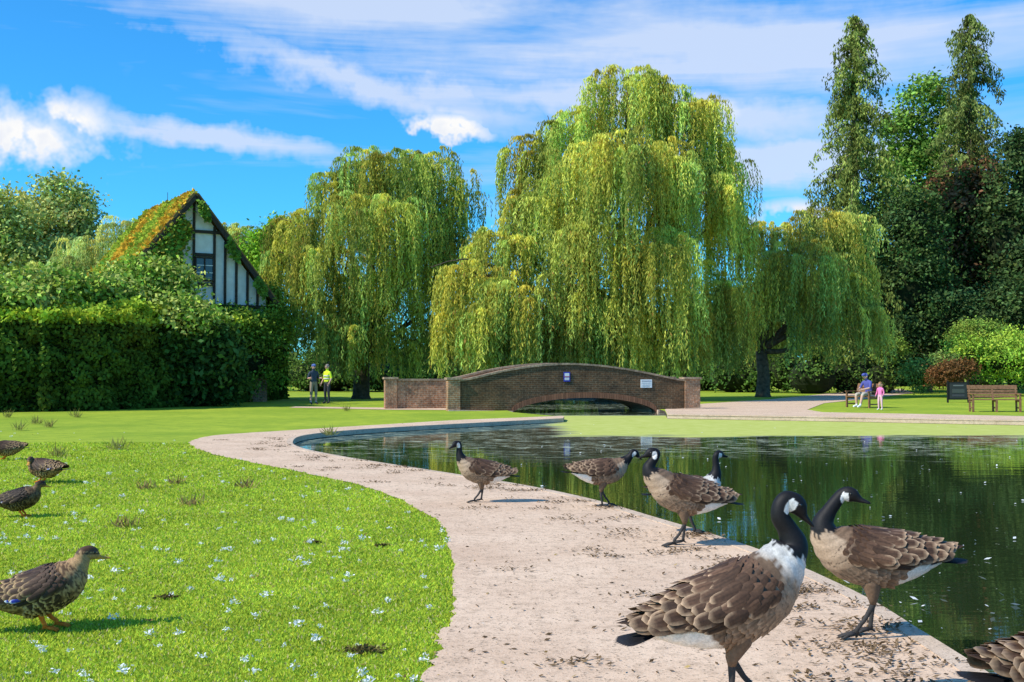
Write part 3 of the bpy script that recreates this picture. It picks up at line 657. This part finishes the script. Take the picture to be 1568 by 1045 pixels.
def bsign(name, lx, z, w_, h_, base, bits):
    es = empty(name, (a[0]+math.cos(ang)*lx, a[1]+math.sin(ang)*lx, z), ang); mb = MB(); mb.box((0, -.02, 0), (w_, .02, h_), base)
    for (bx, bz, bw, bh, c) in bits: mb.box((bx, -.033, bz), (bw, .006, bh), c)
    mb.build('panel', M_attr, es)
bsign('blue_notice_sign', 4.15, 1.27, .25, .36, (.03, .05, .45), [(0, .08, .18, .12, (.85, .85, .85)), (0, -.08, .18, .1, (.75, .75, .75)), (0, .0, .2, .02, (.7, .1, .1))])
bsign('white_notice_sign', 7.35, 1.0, .46, .32, (.85, .87, .87), [(0, .10, .38, .025, (.3, .3, .4)), (0, .02, .36, .015, (.5, .5, .5)), (0, -.05, .34, .015, (.5, .5, .5)), (-.02, -.10, .3, .015, (.5, .5, .5))])
# ------------------------------------------------------------------ benches, board
M_wood = noisy_mat('bench_wood', (.15, .075, .035), (.30, .16, .08), 12, .7, .3, .005)
def bench(loc, rz, wd=1.75):
    e = empty('park_bench', (*loc, 0), rz); mb = MB()
    for i in range(5): mb.box((0, -.26+i*.105, .45), (wd, .085, .03))
    for i in range(4): mb.box((0, .245+i*.028, .56+i*.10), (wd, .025, .075), M=Matrix.Rotation(-.2, 3, 'X'))
    mb.box((0, .36, .93), (wd, .04, .08), M=Matrix.Rotation(-.2, 3, 'X'))
    mb.build('slats', M_wood, e); mb = MB()
    for x in (-wd/2+.06, wd/2-.06)+((0,) if wd > 1.6 else ()):
        mb.box((x, -.27, .22), (.07, .07, .44))
        mb.tube([(x, .20, 0), (x, .22, .45), (x, .38, .95)], [.042, .042, .035], n=4)
        mb.box((x, -.02, .40), (.05, .52, .06)); mb.box((x, 0, .15), (.04, .45, .05))
        if x: mb.box((x, -.04, .66), (.07, .60, .04)); mb.box((x, -.27, .54), (.06, .06, .2))
    mb.build('frame', M_wood, e)
bench(G(1523, 631), math.radians(-8)); B1 = G(1322, 624.5); bench(B1, math.radians(-68), 1.5)
x, y = G(1467, 617); e = empty('information_board', (x, y, 0), .1); mb = MB()
mb.box((0, 0, .55), (.95, .06, .82), (.02, .02, .022)); mb.box((0, -.035, .55), (.83, .012, .70), (.045, .05, .05))
mb.box((0, -.045, .80), (.5, .008, .06), (.2, .2, .2)); mb.box((0, -.045, .55), (.6, .008, .18), (.09, .10, .09)); mb.box((0, -.045, .34), (.6, .008, .1), (.08, .08, .09))
for k in (-.5, .5): mb.box((k, 0, .52), (.06, .08, 1.04), (.015, .015, .015))
mb.build('board_and_posts', M_attr, e)
# ------------------------------------------------------------------ people
SK = (.62, .38, .28)
def person(name, loc, rz, J, cols, scale=1, headk=1.0, hat=None, hair=(.05, .03, .02), vest=None, short_leg=.5, sleeve=.5):
    e = empty(name, (*loc, 0), rz, scale)
    names = list(J.keys()); idx = {k: i for i, k in enumerate(names)}
    B = [('pelvis', 'spine', 't'), ('spine', 'chest', 't'), ('chest', 'neck', 't'), ('neck', 'hb', 'h'), ('hb', 'head', 'h'), ('head', 'top', 'h')]
    for s in 'LR': B += [('pelvis', 'hip'+s, 'p'), ('hip'+s, 'knee'+s, 'thigh'), ('knee'+s, 'ank'+s, 'shin'), ('ank'+s, 'toe'+s, 'foot'), ('chest', 'sh'+s, 't'), ('sh'+s, 'el'+s, 'ua'), ('el'+s, 'wr'+s, 'fa'), ('wr'+s, 'hand'+s, 'hand')]
    me = bpy.data.meshes.new(name); me.from_pydata([J[k][0] for k in names], [(idx[a], idx[b]) for a, b, _ in B], [])
    ob = bpy.data.objects.new(name+'_body', me); sc.collection.objects.link(ob)
    md = ob.modifiers.new('s', 'SKIN'); md.use_smooth_shade = True; md.branch_smoothing = .6
    for i, k in enumerate(names):
        sv = me.skin_vertices[0].data[i]; sv.radius = J[k][1]; sv.use_root = (k == 'pelvis')
    ms_ = ob.modifiers.new('d', 'SUBSURF'); ms_.levels = 2
    dg = bpy.context.evaluated_depsgraph_get(); m2 = bpy.data.meshes.new_from_object(ob.evaluated_get(dg)); bpy.data.objects.remove(ob)
    a_ = m2.color_attributes.new('Col', 'FLOAT_COLOR', 'POINT'); arr = np.ones((len(m2.vertices), 4))
    segs = [(Vector(J[a][0]), Vector(J[b][0]), l, (J[a][1][0]+J[b][1][0])/2) for a, b, l in B]
    for v in m2.vertices:
        best = None
        for p, q, l, r in segs:
            d = q-p; t = max(0, min(1, (v.co-p).dot(d)/max(d.length_squared, 1e-9))); dd = (v.co-(p+d*t)).length/ r
            if best is None or dd < best[0]: best = (dd, l, t)
        l, t = best[1], best[2]
        if l == 't': c = cols['top'] if v.co.z > J['pelvis'][0][2]+.03 else cols['leg']
        elif l == 'p': c = cols['leg']
        elif l == 'thigh': c = cols['leg']
        elif l == 'shin': c = cols['leg'] if t < short_leg-.5 or short_leg > .95 else (cols['shoe'] if t > .97 else (cols.get('sock', SK) if t > .85 else SK))
        elif l == 'foot': c = cols['shoe']
        elif l == 'ua': c = cols['top'] if t < sleeve*2 else SK
        elif l == 'fa': c = cols['top'] if sleeve > .9 else SK
        else: c = SK
        if l == 'h' and t < .2 and v.co.z < J['neck'][0][2]+.01: c = cols['top']
        arr[v.index, :3] = c
    a_.data.foreach_set('color', arr.ravel()); m2.materials.clear()
    finish('body', m2, M_cloth, e, True)
    mb = MB(); h = Vector(J['head'][0]); k = headk
    for s in (-1, 1):
        mb.ball(h+Vector((s*.033, -.088, 0))*k, .012*k, (.75, .75, .73), 6, 5); mb.ball(h+Vector((s*.033, -.097, 0))*k, .006*k, (.03, .02, .02), 6, 4)
        mb.ball(h+Vector((s*.082, .005, -.01))*k, (.014*k, .022*k, .034*k), SK, 6, 5)
        mb.box(h+Vector((s*.033, -.096, .025))*k, (.035*k, .008, .007*k), hair)
    mb.tube([h+Vector((0, -.085, .01))*k, h+Vector((0, -.112, -.03))*k, h+Vector((0, -.09, -.045))*k], [.008*k, .014*k, .008*k], SK, 6)
    mb.box(h+Vector((0, -.091, -.065))*k, (.045*k, .01, .009*k), (.35, .12, .1))
    mb.build('face', M_cloth, e, True)
    mb = MB()
    mb.ball(h+Vector((0, .02, .035))*k, (.088*k, .098*k, .088*k), hat or hair, 12, 8)
    if hat: mb.tube([h+Vector((0, -.03, .055))*k, h+Vector((0, -.10, .058))*k, h+Vector((0, -.16, .045))*k], [.075*k, .06*k, .03*k], hat, 8)
    mb.build('cap' if hat else 'hair', M_cloth, e, True)
    mb = MB()
    for s in 'LR':
        w_ = Vector(J['wr'+s][0]); hnd = Vector(J['hand'+s][0]); d = (hnd-w_).normalized(); sd = d.cross(Vector((0, 1, 0)) if abs(d.y) < .7 else Vector((0, 0, 1))).normalized(); up = sd.cross(d)
        fwd = up if up.y < 0 else -up
        for i, fl in enumerate((.060, .072, .066, .050)):
            b0 = hnd+fwd*(.027-.018*i); mb.tube([b0-d*.02, b0+d*fl*.5, b0+d*fl*.85+sd*.012, b0+d*fl+sd*.024], [.0095, .009, .008, .006], SK, 6)
        b0 = w_+d*.03+fwd*.02; mb.tube([b0, b0+fwd*.03+d*.025, b0+fwd*.035+d*.055], [.011, .010, .007], SK, 6)
    mb.build('fingers', M_cloth, e, True)
    if vest:
        mb = MB(); sp_ = Vector(J['spine'][0])
        for z, rx, ry in ((sp_.z-.02, .206, .161), (sp_.z+.1, .212, .163)):
            vs = []
            for q in range(20):
                t = 2*math.pi*q/20
                for dz in (-.025, .025): vs.append((rx*math.cos(t)*.86, sp_.y+ry*math.sin(t)*.86, z+dz))
            mb.add(vs, [(2*q, 2*((q+1) % 20), 2*((q+1) % 20)+1, 2*q+1) for q in range(20)], (.7, .72, .72))
        mb.build('reflective_bands', M_attr, e)
    return e
def stand(arm=(0, 0)):
    J = {'pelvis': ((0, 0, .95), (.15, .115)), 'spine': ((0, 0, 1.13), (.15, .11)), 'chest': ((0, 0, 1.32), (.175, .12)), 'neck': ((0, .005, 1.46), (.062, .062)), 'hb': ((0, -.005, 1.53), (.062, .068)), 'head': ((0, -.01, 1.62), (.082, .098)), 'top': ((0, -.0, 1.70), (.06, .07))}
    for s, q in (('L', 1), ('R', -1)):
        J['hip'+s] = ((q*.09, 0, .88), (.10, .10)); J['knee'+s] = ((q*.11, -.02, .49), (.062, .065)); J['ank'+s] = ((q*.12, .01, .09), (.042, .045)); J['toe'+s] = ((q*.14, -.15, .045), (.045, .04))
        J['sh'+s] = ((q*.17, 0, 1.39), (.07, .07)); J['el'+s] = ((q*.25, .03, 1.12), (.045, .045)); J['wr'+s] = ((q*.25, -.06+arm[0], .89+arm[1]), (.030, .026)); J['hand'+s] = ((q*.25, -.09+arm[0]*1.2, .81+arm[1]*1.3), (.022, .038))
    return J
person('man', G(480, 620), math.radians(35), stand((-.15, .25)), {'top': (.05, .07, .10), 'leg': (.30, .24, .17), 'shoe': (.06, .05, .05), 'sock': (.5, .5, .5)}, 1.03, hat=(.08, .14, .40), short_leg=.6)
person('man', G(501, 619), math.radians(-40), stand((-.05, .02)), {'top': (.70, .92, .04), 'leg': (.04, .045, .06), 'shoe': (.04, .04, .04)}, 1.03, vest=True, short_leg=1, hair=(.25, .22, .2))
JS = {'pelvis': ((0, .02, .56), (.155, .13)), 'spine': ((0, .02, .74), (.155, .13)), 'chest': ((0, -.04, .93), (.18, .13)), 'neck': ((0, -.09, 1.06), (.062, .062)), 'hb': ((0, -.12, 1.12), (.062, .068)), 'head': ((0, -.145, 1.20), (.082, .098)), 'top': ((0, -.14, 1.28), (.06, .07))}
for s, q in (('L', 1), ('R', -1)):
    JS['hip'+s] = ((q*.10, -.02, .53), (.10, .095)); JS['knee'+s] = ((q*.17, -.46, .53), (.066, .066)); JS['ank'+s] = ((q*.17, -.50-.08*q, .10), (.042, .045)); JS['toe'+s] = ((q*.19, -.67-.08*q, .05), (.048, .042))
    JS['sh'+s] = ((q*.18, -.05, 1.00), (.07, .07)); JS['el'+s] = ((q*.25, -.16, .76), (.045, .045)); JS['wr'+s] = ((q*.12, -.38, .70), (.030, .026)); JS['hand'+s] = ((q*.06, -.45, .68), (.022, .038))
bx = np.array(B1)+np.array([math.cos(math.radians(-68)), math.sin(math.radians(-68))])*.30
person('seated_man', tuple(bx), math.radians(-62), JS, {'top': (.09, .10, .34), 'leg': (.50, .44, .35), 'shoe': (.85, .85, .88), 'sock': (.8, .8, .8)}, 1.06, hat=(.10, .12, .42), short_leg=.5)
JT = stand((-.05, .05))
for k in ('hb', 'head', 'top'): JT[k] = (JT[k][0], (JT[k][1][0]*1.45, JT[k][1][1]*1.4))
JT['head'] = ((0, -.01, 1.64), JT['head'][1]); JT['top'] = ((0, 0, 1.76), JT['top'][1])
person('toddler_girl', G(1348, 628.5), math.radians(-50), JT, {'top': (.90, .22, .48), 'leg': (.85, .5, .58), 'shoe': (.8, .8, .82)}, .60, headk=1.35, hair=(.30, .17, .07), short_leg=1, sleeve=1)
# ------------------------------------------------------------------ birds
def crN(P, sub):
    P = np.array(P, float); n = len(P); out = []
    for i in range(n-1):
        p0, p1, p2, p3 = P[max(i-1, 0)], P[i], P[i+1], P[min(i+2, n-1)]
        for j in range(sub):
            t = j/sub; out.append(.5*((2*p1)+(-p0+p2)*t+(2*p0-5*p1+4*p2-p3)*t*t+(-p0+3*p1-3*p2+p3)*t**3))
    out.append(P[-1]); return np.array(out)
def feather(mb, base, d, nrm, L, W, ccol, ecol, curve=.12, nu=9, nv=10, ew=.80):
    d = d/np.linalg.norm(d); nrm = nrm-d*np.dot(nrm, d); nrm /= np.linalg.norm(nrm)+1e-9; s = np.cross(nrm, d); vs = []; cs = []
    fk = random.uniform(.85, 1.15)
    for j in range(nv):
        t = j/(nv-1); wv = W*.5*(math.sin(min(1, t*2.2+.25)*math.pi/2))*(math.sqrt(max(0, 1-((t-.6)/.4)**2)) if t > .6 else 1)
        for i in range(nu):
            q = (i/(nu-1)*2-1)
            vs.append(base+d*(t*L)+s*(q*wv)+nrm*(-curve*L*t*t*.6-abs(q)**2*wv*.25))
            ed = max(min(1, max(0, (t-ew)/.05)), min(1, max(0, (abs(q)-.70)/.1))*min(1, max(0, (t-.4)/.2))*.7)
            k = random.uniform(.88, 1.12)*fk; sh = (.75+.45*t)
            if abs(q) < .1: sh *= .65
            cs.append(tuple((ecol[m_]*ed+ccol[m_]*sh*(1-ed))*k for m_ in range(3)))
    mb.add(vs, [(j*nu+i, j*nu+i+1, (j+1)*nu+i+1, (j+1)*nu+i) for j in range(nv-1) for i in range(nu-1)], cs)
def bird(name, loc, heading, scale, pitch, neck, hdir, kind='goose', H=.45, stance=.0, tone=1.0, wid=1.0, chest=.45):
    e = empty(name, (*loc, .014 if kind == 'goose' else 0.005), heading, scale)
    ca, sa = math.cos(math.radians(pitch)), math.sin(math.radians(pitch))
    rot = lambda x, z: (x*ca-z*sa, x*sa+z*ca)
    body = [(-.38, .03, .02, .012), (-.33, .02, .055, .035), (-.25, .005, .095, .08), (-.13, -.01, .135, .128), (.0, -.012, .152, .148), (.11, .005, .140, .143), (.19, .04, .105, .115)]
    pts = []
    for x, z, ry, rz in body:
        X, Z = rot(x, z); pts.append((X, 0, Z+H, ry*wid, rz*(1+(wid-1)*.4)))
    nb_ = len(pts)
    for (x, y, z, r) in neck:
        if kind == 'goose' and r < .05: r *= .88
        pts.append((x, y, z+H, r, r))
    hd = np.array(hdir, float); hd /= np.linalg.norm(hd); upv = np.array([0, 0, 1.]); upv = upv-hd*np.dot(upv, hd); upv /= np.linalg.norm(upv); sdv = np.cross(upv, hd)
    H0 = np.array(pts[-1][:3])
    gk = 1 if kind == 'goose' else 1.32
    HS = ((.030, .010, .034, .040), (.058, .006, .031, .037), (.082, -.003, .021, .024), (.098, -.009, .016, .016), (.120, -.013, .0145, .010), (.142, -.017, .011, .007), (.152, -.019, .004, .003))
    if kind != 'goose': HS = ((.026, .008, .035, .041), (.052, .006, .032, .037), (.074, -.004, .022, .024), (.088, -.011, .0175, .014), (.112, -.016, .0175, .0085), (.140, -.017, .0195, .006), (.152, -.018, .010, .004))
    for t, u_, ry, rz in HS:
        p = H0+hd*t*gk+upv*u_*gk; pts.append((*p, ry*gk, rz*gk))
    sub = 8; Q = crN(pts, sub); C = Q[:, :3]; nR = len(Q); ns = 40
    T = unit(np.gradient(C, axis=0)); B = np.array([0, 1., 0]); rings = []
    for i in range(nR):
        B = B-T[i]*np.dot(B, T[i]); B /= np.linalg.norm(B)
        if kind != 'goose' and i > (nb_+len(neck))*sub-3:
            B = np.cross(np.array([0, 0, 1.]), T[i]); B /= np.linalg.norm(B)
        Nn_ = np.cross(T[i], B); rings.append((C[i], B.copy(), Nn_, max(Q[i, 3], .002), max(Q[i, 4], .002), T[i]))
    vs = []; cs = []; headc = H0+hd*.035*gk+upv*.004; ni = (nb_)*sub
    BR = np.array([.14, .088, .054])*tone; TAN = np.array([.34, .24, .16])*tone; WH = np.array([.88, .85, .80]); BK = np.array([.010, .009, .010])
    if kind != 'goose': BR = np.array([.12, .065, .032])*tone; TAN = np.array([.40, .24, .11])*tone
    CHST = WH*.80 if chest > .8 else TAN*1.35
    w0 = (nb_-1)*sub+(1 if chest > .8 else -3)
    billi = (nb_+len(neck)+3)*sub-5
    for i, (c, Bv, Nv, ry, rz, Tv) in enumerate(rings):
        for k in range(ns):
            th = 2*math.pi*k/ns; dn_ = -math.cos(th); fl = 0
            nz = random.uniform(.92, 1.08)
            if i < ni+4: fl = .004*math.sin(i*1.9+k*1.3)*math.sin(k*2.1+i*.7)
            p = c+Bv*(ry+fl)*math.sin(th)+Nv*(rz+fl)*math.cos(th)
            if kind == 'goose':
                jag = 2.4*math.sin(k*1.7)*math.sin(k*.9+2)
                if i >= ni+2+jag:
                    col = BK.copy(); q = p-headc; fx = np.dot(q, hd); uz = np.dot(q, upv)
                    if (((fx+.012)/.021)**2+((uz+.014)/.036)**2 < 1 and uz < .016) and i < billi: col = WH*.95
                elif i >= w0+jag-3*max(0, dn_):
                    f = min(1, (i-w0+3)/7); col = CHST*f+TAN*(1-f)*1.2
                    if math.cos(th) > .35: col = BR*1.4 if chest < .8 else col*.7
                elif c[0] < -.16 and dn_ > .15: col = WH
                elif dn_ > -.1:
                    f = min(1, max(0, (c[0]+.02)/.22)); col = BR*1.5*(1-f)+TAN*1.2*f; col = col*(1+.15*math.sin(i*2.1+k))
                    if c[0] < -.05 and dn_ > .5: f = min(1, (-.05-c[0])/.1); col = col*(1-f)+WH*f
                else: col = BR
                if c[0] < -.31: col = BK*1.3 if dn_ < .3 else WH
            else:
                sp_ = random.random(); col = (BR if sp_ < .5 else TAN)*(1.0+.3*max(0, dn_))
                if i >= ni:
                    col = TAN*(.75+.5*random.random()); q = p-headc; uz = np.dot(q, upv)
                    if uz > .022: col = BR*.8
                    if abs(uz-.008) < .006: col = BR*.5
                if i > billi: col = np.array([.60, .30, .05])
            vs.append(p); cs.append(tuple(np.clip(col*nz, 0, 1)))
    fs = [(i*ns+k, i*ns+(k+1) % ns, (i+1)*ns+(k+1) % ns, (i+1)*ns+k) for i in range(nR-1) for k in range(ns)]
    fs += [tuple(range(ns-1, -1, -1)), tuple((nR-1)*ns+k for k in range(ns))]
    mb = MB(); mb.add(vs, fs, cs); mb.build('body', M_feather, e, True)
    mb = MB()
    for s in (-1, 1): mb.ball(headc+hd*.016*gk+upv*.013*gk+sdv*s*.031*gk, .0062*gk, (.004, .003, .003), 8, 6)
    mb.build('eyes', M_eye, e, True)
    mb = MB(); i0 = (nb_-1)*sub-1; i1 = 2*sub-2
    def surf(i, th, side, off):
        i = max(0, min(nR-1, i)); j = int(i); f = i-j; j2 = min(j+1, nR-1)
        ra, rb = rings[j], rings[j2]; c = ra[0]*(1-f)+rb[0]*f; ry = ra[3]*(1-f)+rb[3]*f; rz = ra[4]*(1-f)+rb[4]*f
        rad = ra[1]*math.sin(th)*side*ry+ra[2]*math.cos(th)*rz; nn = rad/np.linalg.norm(rad)
        return c+rad+nn*off, nn, -ra[5]
    EC = np.array([.80, .54, .33])*tone; DC = np.array([.066, .035, .020])*tone
    if kind != 'goose': EC = np.array([.80, .52, .24])*tone; DC = np.array([.045, .024, .014])*tone
    for side in (-1, 1):
        for r in range(11):
            f = r/10; i = i0-1-f*(i0-i1)*.62
            for k in range(7):
                th = math.radians(85+k*10+(5 if r % 2 else 0)+random.uniform(-3, 3))
                if kind == 'goose' and i < 3.3*sub and th > math.radians(118): continue
                p, nn, bk = surf(i+random.uniform(-.8, .8), th, side, .001)
                cc = (BR*1.3*f+TAN*1.0*(1-f)); ec = cc*1.55
                if kind != 'goose': cc = DC*1.6; ec = EC*.85
                feather(mb, p, bk+nn*.08+np.array([0, 0, -.15]), nn, .065, .048, cc, ec, .10, 7, 7)
        rows = 13
        for r in range(rows):
            f = r/(rows-1); i = i0-2-f*(i0-i1); tmx = 102-38*f**1.4; nk = int(7-2*f)
            for k in range(nk):
                th = math.radians((k+.5*(r % 2)+.15+random.uniform(-.12, .12))/nk*tmx)
                p, nn, bk = surf(i+random.uniform(-1, 1), th, side, .010+.014*math.sin(min(1, f*1.6)*math.pi*.5))
                L_ = (.080+.080*f)*random.uniform(.85, 1.15); W_ = .052+.018*f
                dk = DC*random.uniform(.7, 1.45)*(1.9-1.0*f)
                ec = EC*random.uniform(.55, 1.1)*(1-.2*f)
                dd = bk+nn*.13+np.array([0, -side*.10*f+random.uniform(-.08, .08), .04*f+random.uniform(-.06, .04)])
                feather(mb, p, dd, nn, L_, W_, dk, ec, .10, ew=.87)
        for k in range(9):
            f = k/8; i = (3.7-1.2*f)*sub; th = math.radians(92-34*f); p, nn, bk = surf(i, th, side, .016)
            feather(mb, p, bk+nn*.02+np.array([0, -side*.12, .02+.05*f]), nn, .17, .036, DC*.8, EC*.6, .04, 7, 9, .92)
        for k in range(8):
            f = k/7; i = (2.6-.8*f)*sub; th = math.radians(66-30*f); p, nn, bk = surf(i, th, side, .020)
            tcol = DC*.5 if kind == 'goose' else DC*.8
            feather(mb, p, bk+np.array([0, -side*.20, .03+.03*f]), nn*.6+np.array([0, 0, .6]), .20+.04*f, .032, tcol, tcol*3, .03, 7, 9, .93)
        if kind != 'goose':
            for kk in range(3):
                p, nn, bk = surf((2.9-.25*kk)*sub, math.radians(80-5*kk), side, .034); feather(mb, p, bk, nn, .085, .032, (.03, .05, .42), (.85, .85, .85), .03)
    tb, tn, tk = surf(5, 0, 1, -.015)
    for k in range(11):
        a_ = (k-5)/5; col = BK*1.2 if kind == 'goose' else DC; ec = BK*2 if kind == 'goose' else EC
        d = tk+np.array([0, a_*.38, -.02]); feather(mb, tb+np.array([0, a_*.03, -.004*abs(a_)]), d, rings[4][2], .17-.02*abs(a_), .040, col, ec, .05, 5, 7)
    mb.build('wing_and_tail_feathers', M_feather, e, True)
    mb = MB(); LC = (.05, .045, .042) if kind == 'goose' else (.95, .22, .02); lk = 1 if kind == 'goose' else 1.3
    for s in (-1, 1):
        fx = .035+s*stance; hip = Vector((0.0, s*.065, H-.08)); kn = Vector((-.035+fx*.3, s*.062, H*.42)); an = Vector((fx-.01, s*.060, .03))
        mb.tube([hip, hip*.6+kn*.4, kn+Vector((0, 0, .03)), kn], [.058, .050, .026, .015], tuple(BR*1.3), 10)
        mb.tube([kn+Vector((0, 0, .02)), kn, kn*.5+an*.5, an+Vector((0, 0, .02)), an], [.016, .0165*lk, .0115*lk, .012*lk, .014*lk], LC, 8)
        toes = []
        for ta in (-.42, 0, .42):
            tip = an+Vector((math.cos(ta)*.095, math.sin(ta)*.095, -.022)); mid = an*.45+tip*.55+Vector((0, 0, .006))
            mb.tube([an, mid, tip], [.010*lk, .008*lk, .005], LC, 6); toes.append(tip)
            mb.tube([tip, tip+Vector((math.cos(ta)*.012, math.sin(ta)*.012, -.003))], [.004, .001], (.02, .02, .02), 5)
        c0 = an+Vector((.0, 0, -.012))
        mb.add([c0, toes[0]*.95+c0*.05, (toes[0]+toes[1])*.46+c0*.08, toes[1]*.97+c0*.03, (toes[1]+toes[2])*.46+c0*.08, toes[2]*.95+c0*.05], [(0, 1, 2, 3), (0, 3, 4, 5)], LC)
        mb.tube([an, an+Vector((-.025, 0, -.016))], [.008, .004], LC, 6)
    mb.build('legs_and_webbed_feet', M_attr, e, True)
    return e
M_eye, nt, o = newmat('eye'); princ(nt, o, (.005, .004, .004), .1, None, .8)
UP = [(.235, 0, .115, .075), (.262, 0, .185, .052), (.268, 0, .255, .041), (.262, 0, .33, .036), (.268, 0, .385, .035), (.285, 0, .415, .036)]
def goose(px, py, hdg, scale, pitch, neck, hd, **k): return bird('canada_goose', G(px, py), math.radians(hdg), scale, pitch, neck, hd, **k)
# A
goose(735, 771, 188, .92, 14, [(.222, 0, .135, .080), (.250, 0, .19, .056), (.262, 0, .25, .044), (.262, 0, .305, .039), (.270, 0, .345, .037)], (.85, .35, -.25), stance=.05, H=.39)
# B  neck lowered forward
goose(924, 778, 4, .94, 6, [(.235, 0, .10, .080), (.285, 0, .14, .055), (.325, -.01, .185, .043), (.345, -.01, .225, .037)], (.8, .1, -.45), stance=.05, H=.42)
# C
goose(1044, 838, 184, 1.08, 16, [(.235, 0, .15, .085), (.262, 0, .205, .058), (.245, 0, .25, .045), (.215, 0, .295, .039), (.205, 0, .325, .037)], (.95, .0, -.12), stance=.05, H=.42)
# D
goose(1060, 819, -8, .93, 10, [(.215, 0, .13, .078), (.238, 0, .19, .054), (.24, 0, .26, .042), (.235, 0, .33, .037), (.245, 0, .37, .036)], (.7, .6, -.05), chest=.9, H=.42)
# E front
goose(1130, 1088, 8, 1.15, 23, [(.205, 0, .175, .084), (.230, 0, .220, .060), (.210, 0, .275, .047), (.180, 0, .325, .042), (.182, 0, .368, .040), (.203, 0, .395, .039)], (.80, -.12, -.62), stance=.07, H=.42, chest=.9)
# F
goose(1330, 979, 176, 1.08, 8, [(.225, 0, .115, .080), (.232, 0, .175, .058), (.205, 0, .23, .046), (.170, 0, .28, .040), (.135, 0, .322, .037)], (-.85, .35, -.12), stance=.05, H=.43)
# G partly out of frame
goose(1696, 1235, 5, 1.05, 8, UP, (.9, 0, -.2))
def duck(px, py, hdg, scale, pitch, neck, hd, **k): return bird('mallard_duck', G(px, py), math.radians(hdg), scale, pitch, neck, hd, kind='duck', wid=1.18, **k)
duck(72, 966, 14, .84, 20, [(.20, 0, .150, .082), (.225, 0, .190, .060), (.235, 0, .230, .050)], (.80, .45, -.10), H=.29, stance=.03)
duck(66, 740, 165, .80, 8, [(.22, 0, .09, .072), (.23, .04, .13, .054), (.19, .07, .15, .048)], (-.3, .8, -.3), H=.25)
duck(8, 705, 190, .80, 4, [(.215, 0, .09, .07), (.225, 0, .135, .054), (.232, 0, .165, .047)], (.9, .1, -.2), H=.25)
duck(34, 793, 5, .70, 18, [(.20, 0, .14, .070), (.22, 0, .18, .054), (.225, 0, .205, .047)], (.75, .5, -.1), H=.28, tone=.4)
tot = sum(len(o.data.polygons) for o in bpy.data.objects if o.type == 'MESH')
print('objects', len(bpy.data.objects), 'polys', tot)
